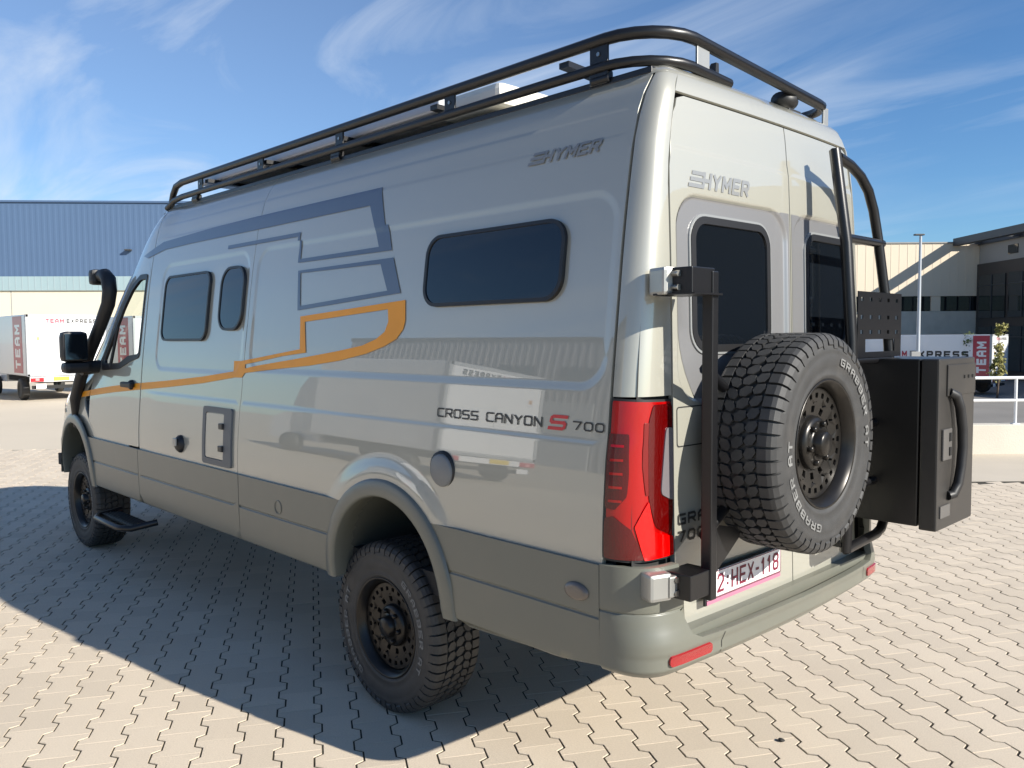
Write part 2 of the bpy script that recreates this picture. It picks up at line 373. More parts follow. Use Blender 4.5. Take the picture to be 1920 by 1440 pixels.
# ------------------------------------------------------------------ ground
F2 = Vector((-math.cos(YAW), math.sin(YAW), 0)); R2 = Vector((math.sin(YAW), math.cos(YAW), 0)); C0 = Vector((CAM.x, CAM.y, 0))
def W(r, d, z=0): return C0+R2*r+F2*d+Vector((0, 0, z))
def sheet(name, quads, z, material, kind='structure', label=None):
    mb = MB()
    for (r0, r1, d0, d1) in quads:
        nx = 1; mb.add([W(r0, d0, z), W(r1, d0, z), W(r1, d1, z), W(r0, d1, z)], [(0, 1, 2, 3)])
    return mb.build(name, material, None, label, kind=kind)
PR = (-10.5, 9.5, -1.5, 13.0)
sheet('ground', [(-400, PR[0], -300, 500), (PR[0], 400, -300, PR[2]), (PR[1], 400, PR[2], 9.6), (PR[0], 3, PR[3], 500)], -.004, M['pave_far'])
sheet('concrete_apron', [(3, 400, 9.6, 11.8)], -.001, M['concrete'])
sheet('sunken_yard', [(3, 400, 12.08, 500)], -.9, M['asphalt'])
paving = sheet('pavement', [(PR[0], PR[1], PR[2], 9.6), (PR[0], 3, 9.6, PR[3])], -.0042, M['joint'], label=None)
PU = Vector((.8625, -.506, 0)); PV = Vector((.506, .8625, 0)); P00 = Vector((-.258+.05*.8625, -1.465-.05*.506, 0))
def paver_outline(j=0):
    h = [(-.0991, .0957), (-.0650, .0957), (-.0430, .0613), (.0430, .0613), (.0650, .0957), (.0991, .0957)]
    return h+[(-a, -b) for a, b in h]
def paver_mesh(ring=True, ch=.0006):
    o = paver_outline(); N = len(o); vs = []
    def inset(k):
        r = []
        for i in range(N):
            p = Vector(o[i]); a = Vector(o[i-1]); b = Vector(o[(i+1) % N]); e1 = (p-a).normalized(); e2 = (b-p).normalized()
            n1 = Vector((e1.y, -e1.x)); n2 = Vector((e2.y, -e2.x)); nn = (n1+n2); nn /= max(.3, nn.length_squared/2); r.append(p+nn*k)
        return r
    i0 = inset(ch); vs = [(p.x, p.y, 0) for p in i0]+[(p[0], p[1], -ch*.9) for p in o]+[(p[0], p[1], -.018) for p in o]
    fs = [tuple(range(N))[::-1]]
    for i in range(N):
        j = (i+1) % N; fs.append((i, j, N+j, N+i)); fs.append((N+i, N+j, 2*N+j, 2*N+i))
    return vs, fs
pvs, pfs = paver_mesh()
pm = bpy.data.meshes.new('paver'); pm.from_pydata(pvs, [], pfs); pm.materials.append(M['paver'])
bm = bmesh.new(); bm.from_mesh(pm); bmesh.ops.recalc_face_normals(bm, faces=bm.faces); bm.to_mesh(pm); bm.free()
def frustum(p):
    d = (p-C0).dot(F2); r = (p-C0).dot(R2)
    if d < 1.9: return None
    Pc = p-CAM; z = Pc.dot(fw); x = Pc.dot(rt2)/z*FPX+960; y = 720-Pc.dot(up2)/z*FPX
    return z if -10 < x < 1930 and y < 1450 else None
cells = []
for i in range(-140, 140):
    for j in range(-140, 140):
        p = P00+PU*(.2*i+.1*(j % 2))+PV*(.165*j); q = p-C0; r = q.dot(R2); d = q.dot(F2)
        if PR[0] < r < PR[1] and PR[2] < d < PR[3] and not (r > 3.08 and d > 9.52): cells.append((i, j, p))
ang = math.atan2(PU.y, PU.x)
def hidden(p):  # under the van
    return -5.2 < p.x < 1.3 and -.95 < p.y < 1.5
cand = [(frustum(c[2]), k) for k, c in enumerate(cells)]
cand = sorted([(z, k) for z, k in cand if z is not None and not hidden(cells[k][2])])
near_set = set(k for z, k in cand[:300])
rng = random.Random(3)
fld = MB()
for k, (i, j, p) in enumerate(cells):
    dz = rng.uniform(-.0006, .0006); da = rng.uniform(-.005, .005); tx = rng.uniform(-.005, .005); ty = rng.uniform(-.005, .005)
    if k in near_set:
        o = bpy.data.objects.new('paver', pm); COL.objects.link(o); o.parent = paving
        o.location = (p.x, p.y, dz); o.rotation_euler = (tx, ty, ang+da)
    else:
        T = Matrix.Translation((p.x, p.y, dz)) @ Matrix.Rotation(ang+da, 4, 'Z') @ Matrix.Rotation(tx, 4, 'X') @ Matrix.Rotation(ty, 4, 'Y')
        fld.add(pvs, pfs, False, T)
me = bpy.data.meshes.new('paver_field'); me.from_pydata(fld.v, [], fld.f); me.materials.append(M['paver'])
o = bpy.data.objects.new('paver_field', me); COL.objects.link(o); o.parent = paving; o['kind'] = 'stuff'

# ------------------------------------------------------------------ van surface
def pchip(xs, ys):
    n = len(xs); h = [xs[i+1]-xs[i] for i in range(n-1)]; d = [(ys[i+1]-ys[i])/h[i] for i in range(n-1)]
    m = [d[0]]+[0]*(n-2)+[d[-1]]
    for i in range(1, n-1):
        if d[i-1]*d[i] > 0:
            w1 = 2*h[i]+h[i-1]; w2 = h[i]+2*h[i-1]; m[i] = (w1+w2)/(w1/d[i-1]+w2/d[i])
    def f(x):
        if x <= xs[0]: return ys[0]+m[0]*(x-xs[0])
        if x >= xs[-1]: return ys[-1]
        i = 0
        while xs[i+1] < x: i += 1
        t = (x-xs[i])/h[i]; t2 = t*t; t3 = t2*t
        return (2*t3-3*t2+1)*ys[i]+(t3-2*t2+t)*h[i]*m[i]+(-2*t3+3*t2)*ys[i+1]+(t3-t2)*h[i]*m[i+1]
    return f
hz = pchip([.3, .55, .8, 1.0, 1.5, 1.85, 2.05, 2.3, 2.45, 2.56, 2.64, 2.70, 2.735, 2.755, 2.76], [.90, 1.0, 1.02, 1.022, .987, .947, .922, .882, .852, .815, .76, .66, .5, .25, 0.0])
X0 = -2.85
Xf = pchip([.3, .8, 1.1, 1.3, 1.42, 1.5, 1.9, 2.2, 2.35, 2.5, 2.6, 2.7, 2.76], [-5.25, -5.32, -5.3, -5.15, -4.9, -4.78, -4.32, -3.93, -3.70, -3.42, -3.20, -2.99, -2.86])
nf = pchip([.3, 1.2, 1.5, 2.2, 2.6, 2.76], [5.5, 5, 3.6, 2.7, 2.4, 2.2])
Xr = pchip([.3, .7, 2.0, 2.3, 2.5, 2.58, 2.64, 2.70, 2.74, 2.76], [1.51, 1.49, 1.463, 1.452, 1.438, 1.425, 1.40, 1.32, 1.20, 1.05])
def ss(a, b, x):
    t = min(1, max(0, (x-a)/(b-a))); return t*t*(3-2*t)
def sdr(x, z, x0, z0, x1, z1, r):
    cx_, cz_ = (x0+x1)/2, (z0+z1)/2; qx = abs(x-cx_)-(x1-x0)/2+r; qz = abs(z-cz_)-(z1-z0)/2+r
    return math.hypot(max(qx, 0), max(qz, 0))+min(max(qx, qz), 0)-r
REC = [(-1.26, 1.555, 1.305, 2.225, .11), (-2.62, 1.53, -1.37, 2.225, .11)]
def hh(x, z):
    b = hz(z)
    if x < X0:
        t = (X0-x)/(X0-Xf(z)); n_ = nf(z)
        if t >= 1: return 0.0
        return b*(1-t**n_)**(1/n_)
    for q in REC: b -= .0042*ss(.02, -.02, sdr(x, z, *q))
    k = ss(X0, X0+.3, x)
    b += k*(.004*ss(1.385, 1.35, z)-.006*ss(2.405, 2.435, z)-.006*ss(2.50, 2.525, z)+.004*ss(1.2, 1.16, z)*0)
    # bulge of the steel over the rear wheel
    dd = math.hypot((x-.09)/1.0, (z-.624))
    b += .016*ss(.60, .50, dd)*k
    return b
def side(s=-1):
    return lambda x, z: (x, s*hh(x, z), z)
def sidep(extra_off, s=-1): return lambda x, z: (x, s*(hh(x, z)+extra_off), z)
XS = 1.345
def yd(z): return min(.80, hz(z)-.085) if z < 2.56 else max(.0, hz(z)-.085)
def xs_(z): return min(XS, Xr(z)-.055)
def corner(t, z, s=-1, off=0):
    h = hh(min(XS, xs_(z)), z); x0, x1 = xs_(z), Xr(z)-.02*(yd(z)/.8)**2; y0, y1 = h, yd(z)
    p0 = Vector((x0, y0)); p3 = Vector((x1, y1)); p1 = Vector((x0+(x1-x0)*.74, y0-(y0-y1)*.05)); p2 = Vector((x1-.002, y1+(y0-y1)*.74))
    p = p0*(1-t)**3+p1*3*t*(1-t)**2+p2*3*t*t*(1-t)+p3*t**3
    if off:
        d = (-p0*3*(1-t)**2+p1*(3*(1-t)**2-6*t*(1-t))+p2*(6*t*(1-t)-3*t*t)+p3*3*t*t).normalized(); p = p+Vector((-d.y, d.x))*-off if False else p+Vector((-d.y, d.x))*off*(1 if True else 0)
    return (p.x, s*p.y, z)
WIN = (-.665, 1.675, -.155, 2.145, .075)
def doorx(y, z):
    y = abs(y); x = Xr(z)-.02*(y/.8)**2
    x -= .014*ss(.012, -.012, sdr(y, z, .03, 1.50, .755, 2.215, .12))
    x -= .005*ss(2.36, 2.385, z)
    return x

van = empty('camper_van', (0, 0, 0), 0, 'grey-green raised panel camper van with orange and slate stripes, roof rack and rear spare wheel', 'camper van')
rowsz = lambda x0, x1, zs: [[(x0, z), (x1, z)] for z in zs]
def recrows(q):
    o = []
    for d in (-.020, -.01, 0, .01, .020):
        r = q[4]+d; pl = rrect(q[0]-d, q[1]-d, q[2]+d, q[3]+d, max(.02, r), 8); o.append(pl+[pl[0]])
    return o
CREASE = [1.35, 1.3675, 1.385, 2.405, 2.42, 2.435, 2.50, 2.5125, 2.525]
ARC_R = (.09, .624); ARC_F = (-4.27, .624); RAR = .440; RAF = .46
rowsw = [arc(ARC_R, r_, R(0), R(180), 40) for r_ in (.5, .525, .55, .575, .6)]
for s in (-1, 1):
    # rear side panel
    o3 = [(-1.305, 2.64), (-1.318, 1.6), (-1.335, .965)]+[(-.38, .965)]+[(p[0], p[1]) for p in arc(ARC_R, .44, R(128), R(52), 16)][::1]+[(.58, .965), (XS-.006, .965), (XS-.004, 2.64)]
    o3 = [(-1.312, 2.64), (-1.322, 1.6), (-1.337, .965), (ARC_R[0]-.30, .965)]+arc(ARC_R, .452, R(131), R(49), 18)+[(ARC_R[0]+.30, .965), (XS-.010, .965), (XS-.010, 2.64)]
    o3 = [(x, z) for x, z in o3]
    p3 = patch('side_panel', o3, side(s), M['paint'], van, step=.07, depth=.02, out=(0, s, 0), extra=recrows(REC[0])+rowsz(-1.3, XS, CREASE)+rowsw)
    o2 = [(X0+.12, 2.64), (X0+.10, 2.3), (X0+.085, 1.9), (X0+.03, 1.4), (X0-.0, .965), (-1.343, .965), (-1.328, 1.6), (-1.318, 2.64)]
    o2 = [(X0+.005, 2.64), (X0+.005, .965), (-1.343, .965), (-1.328, 1.6), (-1.318, 2.64)]
    patch('side_panel', o2, side(s), M['paint'], van, step=.07, depth=.02, out=(0, s, 0), extra=recrows(REC[1])+rowsz(-2.84, -1.32, CREASE))
    # corner pillar above the lamp
    patch('corner_pillar', [(.012, 1.527), (1, 1.527), (1, 2.64), (.012, 2.64)], lambda t, z, s=s: corner(t, z, s), M['paint'], van, step=.08, depth=.012, out=(.6, s*.6, 0), gx=.1, gz=.08)
# roof : level curves closing over the top, drip line up
def plan(z):
    P = []
    nn = 16
    for i in range(nn+1):
        th = math.pi/2*i/nn; n_ = nf(z)
        P.append((X0-(X0-Xf(z))*abs(math.cos(th))**(2/n_), hz(z)*abs(math.sin(th))**(2/n_)))
    xe = xs_(z)
    for i in range(1, 30): P.append((X0+(xe-X0)*i/29, hh(X0+(xe-X0)*i/29, z) if z < 2.65 else hz(z)))
    for i in range(1, 9):
        c = corner(i/8, z, 1); P.append((c[0], c[1]))
    y1 = P[-1][1]
    for i in range(1, 6): y = y1*(1-i/5); P.append((Xr(z)-.02*(y/.8)**2, y))
    return P
zl = [2.638, 2.648, 2.66, 2.675, 2.69, 2.705, 2.72, 2.735, 2.745, 2.753, 2.758, 2.7599]
vs = []; fs = []
for z in zl:
    P = plan(z); L = [(x, -y, z) for x, y in P]+[(x, y, z) for x, y in P[::-1]]; vs += L; K = len(L)
for a in range(len(zl)-1):
    for k in range(K): fs.append((a*K+k, a*K+(k+1) % K, (a+1)*K+(k+1) % K, (a+1)*K+k))
mb = MB(); mb.add(vs, fs, True); bd_roof = mb.build('roof', M['paint'], van)
# header above the rear doors: from 2.56 door top to the roof
patch('roof_header', [(-1, 2.568), (1, 2.568), (1, 2.64), (-1, 2.64)], lambda v, z: (Xr(z)-.02*(v*yd(z)/.8)**2, v*yd(z), z), M['paint'], van, step=.07, depth=.012, out=(1, 0, .2), gz=.02)
# rear doors
for s in (-1, 1):
    def dm(y, z, s=s): return (doorx(y, z), y, z)
    yo = lambda z: yd(z)-.009
    edge = [(s*yo(z), z) for z in (2.558, 2.49, 2.4, 2.3, 2.2, 2.1, 2.0, 1.5, .9, .78)]
    dpoly = [(s*.0035, 2.558)]+[(s*(yo(2.558)-.045), 2.558), (s*(yo(2.54)-.012), 2.545), (s*(yo(2.54)), 2.515)]+edge[1:]+[(s*.790, .75), (s*.765, .722), (s*.72, .712), (s*.0035, .705)]
    hole = rrect(.17, 1.69, .65, 2.13, .07); hole = [(s*a, b) for a, b in hole]
    ex = []
    for d in (-.012, -.006, 0, .006, .012):
        pl = rrect(.03-d, 1.50-d, .755+d, 2.215+d, .12+d, 8); ex.append([(s*a, b) for a, b in pl+[pl[0]]])
    rd = patch('rear_door', dpoly, dm, M['paint'], van, holes=[hole], step=.05, depth=.02, out=(1, 0, 0), extra=ex+rowsz(-.8, .8, [2.36, 2.3725, 2.385]))
    rd['label'] = 'left rear door under the hinge pole and spare wheel' if s < 0 else 'right rear door carrying the ladder and storage box'
    if s < 0:
        patch('panel_line', rrect(-.775, 1.345, -.62, 1.485, .012, 3), dm, M['under'], rd, holes=[rrect(-.7705, 1.3495, -.6245, 1.4805, .009, 3)], step=.04, depth=0, off=.0012, out=(1, 0, 0), grid=False)
    # silver-grey film round the window, gasket ring, pane
    inr = [(s*a, b) for a, b in rrect(.148, 1.668, .672, 2.152, .088, 8)]
    filmo = [(s*a, b) for a, b in rrect(.012, 1.47, .775, 2.225, (.12, .12, .12, .02), 8)]
    filmo = [(s*a, b) for a, b in fillet([(.010, 1.20), (.010, 2.212), (.745, 2.212), (.745, 1.66), (.60, 1.42), (.55, 1.20)], [0, 0, .1, .12, .1, 0])]
    patch('window_surround', filmo, dm, M['silverfilm'], rd, holes=[inr], step=.05, depth=.0, off=.0012, out=(1, 0, 0), rim=False, extra=ex)
    gk = patch('window', [(s*a, b) for a, b in rrect(.150, 1.670, .670, 2.150, .086, 8)], dm, M['gasket'], rd, holes=[[(s*a, b) for a, b in rrect(.176, 1.696, .644, 2.124, .062, 8)]], step=.04, depth=.02, off=.010, out=(1, 0, 0), grid=False)
    patch('window_trim_glint', [(s*a, b) for a, b in rrect(.141, 1.661, .679, 2.159, .093, 8)], dm, mat('trim_glint_grey', (.30, .31, .31), .3, metal=.3), rd, holes=[[(s*a, b) for a, b in rrect(.152, 1.672, .668, 2.148, .084, 8)]], step=.04, depth=.012, off=.007, out=(1, 0, 0), grid=False)  # raised ring whose pale grey stands in for the highlight round the window rim
    patch('pane', [(s*a, b) for a, b in rrect(.170, 1.690, .650, 2.130, .066, 8)], lambda y, z: (Xr(z)-.02*(y/.8)**2-.012, y, z), M['glass'], gk, step=.08, depth=0, out=(1, 0, 0))
# dark backing behind all shut lines
mb = MB()
for s in (-1, 1):
    for a in range(24):
        x0 = X0+(XS+.02-X0)*a/24; x1 = X0+(XS+.02-X0)*(a+1)/24
        if -.55 < x0 < .5: zb = 1.14
        else: zb = .6
        zz_ = [zb+(2.64-zb)*k/12 for k in range(13)]
        for k in range(12):
            mb.add([(x0, s*(hz(zz_[k])-.032), zz_[k]), (x1, s*(hz(zz_[k])-.032), zz_[k]), (x1, s*(hz(zz_[k+1])-.032), zz_[k+1]), (x0, s*(hz(zz_[k+1])-.032), zz_[k+1])], [(0, 1, 2, 3)])
for k in range(12):
    z0 = .64+(2.58-.64)*k/12; z1 = .64+(2.58-.64)*(k+1)/12
    mb.add([(Xr(z0)-.05, -hz(z0)+.03, z0), (Xr(z0)-.05, hz(z0)-.03, z0), (Xr(z1)-.05, hz(z1)-.03, z1), (Xr(z1)-.05, -hz(z1)+.03, z1)], [(0, 1, 2, 3)])
mb.build('inner_shell', M['under'], van)

# cab nose : shell over (theta, z)
def nose(th, z, off=0):
    n_ = nf(z); c = abs(math.cos(th)); sn = math.sin(th)
    return (X0-(X0-Xf(z))*c**(2/n_), math.copysign(hz(z)*abs(sn)**(2/n_), sn), z)
def th_of(x, z):   # magnitude of theta for a side point
    t = min(1, max(0, (X0-x)/(X0-Xf(z)))); return math.acos(min(1, t**(nf(z)/2)))
hp = math.pi/2-.0015
doorp = [(-2.862, .975), (-2.862, 1.4), (-2.862, 2.2), (-2.90, 2.26), (-3.05, 2.25), (-3.22, 2.17), (-3.40, 2.03), (-3.60, 1.80), (-3.80, 1.56), (-3.93, 1.42), (-3.93, 1.1), (-3.78, .99), (-3.74, .975)]
doorw = [(-2.93, 1.62), (-2.915, 2.175), (-3.05, 2.172), (-3.20, 2.10), (-3.36, 1.97), (-3.55, 1.75), (-3.70, 1.555), (-3.66, 1.525), (-3.3, 1.545), (-3.12, 1.60)]
def to_th(poly, s): return [(s*th_of(x, z), z) for x, z in poly]
wsn = [(-.98, 1.50), (-.5, 1.47), (0, 1.46), (.5, 1.47), (.98, 1.50), (1.02, 1.9), (.98, 2.22), (.6, 2.36), (0, 2.40), (-.6, 2.36), (-.98, 2.22), (-1.02, 1.9)]
outn = [(-hp, .965), (-1.2, .965), (-.6, .75), (.6, .75), (1.2, .965), (hp, .965), (hp, 2.64), (-hp, 2.64)]
def noseout(u, v): return Vector((-math.cos(u), math.sin(u), .1))
archn = {}
def archhole(s):
    pts = arc(ARC_F, RAF-.01, R(140), R(40), 14); return [(s*th_of(x, z), z) for x, z in pts]
outn2 = [(-hp, .965)]+[(-th_of(x, z), z) for x, z in arc(ARC_F, RAF-.01, R(46), R(130), 14)]+[(-.62, .90), (-.5, .75), (.5, .75), (.62, .90)]+[(th_of(x, z), z) for x, z in arc(ARC_F, RAF-.01, R(130), R(46), 14)]+[(hp, .965), (hp, 2.64), (-hp, 2.64)]
ns = patch('front_shell', outn2, nose, M['paint'], van, holes=[to_th(doorp, -1), to_th(doorp, 1), fillet(wsn, .08)], step=.09, depth=.012, out=noseout, gx=.06, gz=.05)
ws = patch('windscreen', fillet([(a*1.02, b) for a, b in wsn], .08), nose, M['cabglass'], van, step=.12, depth=0, off=-.008, out=noseout)
patch('windscreen_frame', fillet([(a*1.07, b+(.03 if b > 1.8 else -.03)) for a, b in wsn], .09), nose, M['gasket'], van, holes=[fillet([(a*.97, b-(.02 if b > 1.8 else -.02)) for a, b in wsn], .07)], step=.1, depth=.0, off=.003, out=noseout, grid=False)
for s in (-1, 1):
    dp = [(x, z) for x, z in doorp]
    dd = patch('cab_door', fillet([(x+(.004 if x < -3.5 else -.004 if x > -2.9 else 0), z) for x, z in dp], .012), side(s), M['paint'], van, holes=[fillet(doorw, .03)], step=.06, depth=.015, out=(0, s, 0))
    gr_o = [(-2.918, 1.60), (-2.905, 2.188), (-3.05, 2.19), (-3.215, 2.12), (-3.38, 1.99), (-3.575, 1.765), (-3.74, 1.555), (-3.70, 1.49), (-3.3, 1.51), (-3.10, 1.565)]
    gk = patch('window', fillet(gr_o, .03), side(s), M['gasket'], dd, holes=[fillet([(-2.935, 1.625), (-2.922, 2.155), (-3.05, 2.15), (-3.20, 2.08), (-3.355, 1.95), (-3.53, 1.745), (-3.66, 1.57), (-3.64, 1.545), (-3.3, 1.555), (-3.13, 1.61)], .03)], step=.05, depth=.02, off=.006, out=(0, s, 0), grid=False)
    if s > 0: patch('pane', fillet([(-2.94, 1.62), (-2.925, 2.15), (-3.05, 2.15), (-3.20, 2.08), (-3.36, 1.95), (-3.55, 1.73), (-3.65, 1.56), (-3.3, 1.56), (-3.13, 1.61)], .03), side(s), M['cabglass'], gk, step=.1, depth=0, off=-.01, out=(0, s, 0))
    # quarter bar and door handle
    mb = MB(); mb.tube([(-3.50, s*(hh(-3.5, 1.52)+.004), 1.52), (-3.46, s*(hh(-3.46, 1.9)+.004), 1.86)], .012, 6); mb.build('window_divider', M['gasket'], gk)
    hb = MB(); hb.box((0, 0, 0), (.20, .035, .04), 0, None, .012); hb.v = [(x-3.06, y*1+s*(hh(-3.06, 1.40)+.022), z+1.405) for x, y, z in hb.v]; hb.build('handle', M['trim'], dd)
    hb = MB(); hb.lathe([(0, 0), (.026, .002), (.034, .012), (.036, .03)], 16, Matrix.Translation((-3.02, s*(hh(-3.02, 1.40)+.026), 1.405)) @ Matrix.Rotation(math.pi if s > 0 else 0, 4, 'Z')); hb.build('handle_recess', M['trim'], dd)

# cab inside
mb = MB(); mb.box((-3.9, 0, 1.28), (.9, 1.6, .28), 0, None, .08); mb.build('dashboard', M['seat'], van)
for y in (-.5, .5):
    mb = MB(); mb.box((-3.0, y, 1.05), (.5, .5, .18), 0, None, .06); mb.box((-2.74, y, 1.45), (.14, .46, .72), 0, None, .06); mb.box((-2.70, y, 1.90), (.1, .26, .18), 0, None, .04); mb.build('seat', M['seat'], van)
mb = MB(); mb.lathe([(.19, -.012), (.205, 0), (.19, .012), (.175, 0), (.19, -.012)], 24, Matrix.Translation((-3.45, -.45, 1.45)) @ Matrix.Rotation(R(90), 4, 'Z') @ Matrix.Rotation(R(-25), 4, 'X')); mb.build('steering_wheel', M['trim'], van)
mb = MB(); mb.box((-2.6, 0, 1.5), (.03, 1.5, 1.8)); mb.build('bulkhead', M['seat'], van)
mb = MB(); mb.box((-1.8, 0, .66), (6.6, 1.86, .10)); mb.box((-1.7, .35, .52), (5.0, .12, .16)); mb.box((-1.7, -.35, .52), (5.0, .12, .16))
mb.box((-.75, .5, .5), (.6, .5, .24)); mb.build('chassis', M['under'], van)
mb = MB(); mb.cyl((-4.325, -.9, .41), (-4.325, .9, .41), .05); mb.build('axle', M['chass'], van)
mb = MB(); mb.cyl((0, -.9, .41), (0, .9, .41), .05); mb.lathe([(0, -.13), (.1, -.11), (.15, 0), (.1, .11), (0, .13)], 16, Matrix.Translation((0, 0, .41))); mb.build('axle', M['chass'], van)

for y in (-.62, .45):
    mb = MB(); mb.tube([(-.75, y, .56), (-.35, y, .47), (0, y, .44), (.35, y, .47), (.78, y, .58)], .03, 6); mb.build('leaf_spring', M['chass'], van)
mb = MB(); mb.tube([(-2.2, .3, .50), (-.6, .25, .52), (.3, .3, .54), (.95, .25, .50)], .035, 8); mb.build('exhaust_pipe', M['chass'], van)
# lower cladding with arch cut-outs
ZT, ZB = .965, .578
def cladmp(s):
    def f(x, z):
        h = (hz(z) if x >= X0 else hh(x, z))+.020
        h -= .007*ss(.007, .001, abs(z-.785)); h += .004*ss(.79, .6, z)
        h -= .03*ss(.60, .575, z)
        k = ss(.8, 1.33, x)*0
        return (x, s*h, z)
    return f
def archpts(c, r, a0, a1, n=20): return arc(c, r, R(a0), R(a1), n)
aR = math.degrees(math.asin((ZT-ARC_R[1])/RAR))
for s in (-1, 1):
    rows = lambda a, b: rowsz(a, b, [.776, .780, .785, .790, .794, .60, .588])
    # rear overhang piece
    zb2 = lambda x: .575+.0*x
    pr = [(XS-.012, ZT), (ARC_R[0]+RAR*math.cos(R(aR)), ZT)]+archpts(ARC_R, RAR, aR, -2)+[(ARC_R[0]+RAR+.01, .60), (.62, .565), (.9, .575), (1.1, .59), (XS-.012, .62)]
    c1 = patch('lower_cladding', pr, cladmp(s), M['clad'], van, step=.06, depth=.02, out=(0, s, 0), extra=rows(.5, 1.33))
    pm_ = [(ARC_R[0]-RAR*math.cos(R(aR)), ZT), (-1.300, ZT), (-1.306, ZB), (ARC_R[0]-RAR, ZB)]+archpts(ARC_R, RAR, 182, 180-aR)[::1]
    c2 = patch('lower_cladding', pm_, cladmp(s), M['clad'], van, step=.06, depth=.02, out=(0, s, 0), extra=rows(-1.3, -.3))
    patch('lower_cladding', [(-1.308, ZT), (-2.83, ZT), (-2.83, ZB), (-1.314, ZB)], cladmp(s), M['clad'], van, step=.08, depth=.02, out=(0, s, 0), extra=rows(-2.85, -1.3))
    aF = math.degrees(math.asin((ZT-ARC_F[1])/RAF))
    pf = [(-2.838, ZT), (ARC_F[0]+RAF*math.cos(R(aF)), ZT)]+archpts(ARC_F, RAF, aF, -2)+[(ARC_F[0]+RAF, ZB), (-2.838, ZB)]
    patch('lower_cladding', pf, cladmp(s), M['clad'], van, step=.06, depth=.02, out=(0, s, 0), extra=rows(-3.9, -2.85))
    # flared arches: swept section
    for (c, r_, w0) in ((ARC_R, RAR, .05), (ARC_F, RAF, .05)):
        path = [(c[0]-r_, .585)]+[(c[0]+r_*math.cos(a), c[1]+r_*math.sin(a)) for a in [R(180-180*i/36) for i in range(37)]]+[(c[0]+r_*1.02, .585)]
        sec = [(.042, .0), (.038, .010), (.030, .014), (-.024, .020), (-.034, .016), (-.038, .006), (-.036, -.04), (-.028, -.09), (-.020, -.14)]   # (radial, outward)
        vs = []; fs = []
        for i, (x, z) in enumerate(path):
            dx, dz = x-c[0], max(0, z-c[1]); L = math.hypot(dx, dz); dx /= L; dz /= L
            for (q, o_) in sec:
                X_ = x+dx*q; Z_ = z+dz*q; base = (hz(max(.58, Z_)) if X_ >= X0 else max(hh(X_, max(.58, Z_)), hz(Z_)-.16)); vs.append((X_, s*(base+.02+o_), Z_))
        K = len(sec)
        for i in range(len(path)-1):
            for k in range(K-1): fs.append((i*K+k, (i+1)*K+k, (i+1)*K+k+1, i*K+k+1))
        mb = MB(); mb.add(vs, fs, True); mb.build('wheel_arch', M['clad'], van)
        # liner
        mb = MB(); mb.lathe([(r_-.035, -.12), (r_-.02, .02), (r_-.02, .42)], 24, Matrix.Translation((c[0], s*.90 if s < 0 else .90-.0, c[1])) @ (Matrix.Identity(4) if s < 0 else Matrix.Rotation(math.pi, 4, 'Z')), R(-4), R(184))
        mb.build('wheel_well', M['liner'], van)
        mb = MB(); mb.add([(c[0]+(r_-.02)*math.cos(a), s*.47, c[1]+(r_-.02)*math.sin(a)) for a in [R(i*10) for i in range(0, 19)]]+[(c[0]-r_, s*.47, .5), (c[0]+r_, s*.47, .5)], [tuple(range(21))]); mb.build('wheel_well', M['under'], van)

# side details on the left (and mirrored windows on the right)
for s in (-1, 1):
    for (q, fr_) in (((.285, 1.855, 1.085, 2.155, .085), .014), ((-2.545, 1.715, -1.845, 2.145, .075), .012), ((-1.690, 1.775, -1.385, 2.150, .105), .012)):
        gk = patch('window', rrect(*q, 8), side(s), M['gasket'], van, holes=[rrect(q[0]+.014, q[1]+.014, q[2]-.014, q[3]-.014, q[4]-.012, 8)], step=.05, depth=.024, off=.018, out=(0, s, 0), grid=False)
        patch('pane', rrect(q[0]+.010, q[1]+.010, q[2]-.010, q[3]-.010, q[4]-.010, 8), side(s), M['glass'], gk, step=.09, depth=0, off=.013, out=(0, s, 0))
sp = side(-1)
def sidet(off): return lambda x, z: (x, -hh(x, z)-off, z)
# service hatch
ht = patch('service_hatch', rrect(-1.785, .985, -1.405, 1.325, .02, 4), sp, mat('hatch_grey', (.12, .125, .13), .5), van, holes=[rrect(-1.750, 1.02, -1.50, 1.292, .015, 4)], step=.05, depth=.02, off=.012, out=(0, -1, 0), grid=False)
patch('hatch_door', rrect(-1.746, 1.024, -1.504, 1.288, .012, 4), sp, M['paint'], ht, step=.06, depth=.01, off=.008, out=(0, -1, 0))
for z in (1.09, 1.22):
    mb = MB(); mb.box((-1.52, -hh(-1.52, z)-.017, z), (.05, .016, .035), 0, None, .005); mb.build('latch', M['boxdoor'], ht)
mb = MB(); mb.lathe([(0, -.034), (.03, -.032), (.045, -.022), (.055, -.010), (.058, .01)], 20, Matrix.Translation((-2.126, -hh(-2.126, 1.065), 1.065))); ps = mb.build('power_socket', M['trim'], van)
mb = MB(); mb.box((-2.126, -hh(-2.126, 1.065)-.038, 1.08), (.05, .012, .05), 0, None, .008); mb.build('socket_flap', M['alu'], ps)
mb = MB(); mb.lathe([(0, -.017), (.060, -.016), (.067, -.010), (.07, .01)], 28, Matrix.Translation((.487, -hh(.487, 1.188), 1.188)) @ Matrix.Rotation(R(2), 4, 'X')); fc_ = mb.build('filler_cap', mat('cap_grey', (.20, .205, .205), .5, noise=.05), van)
mb = MB(); mb.lathe([(.0705, -.006), (.078, -.003), (.080, .01)], 28, Matrix.Translation((.487, -hh(.487, 1.188), 1.188)) @ Matrix.Rotation(R(2), 4, 'X')); mb.build('cap_rim', M['trim'], fc_)
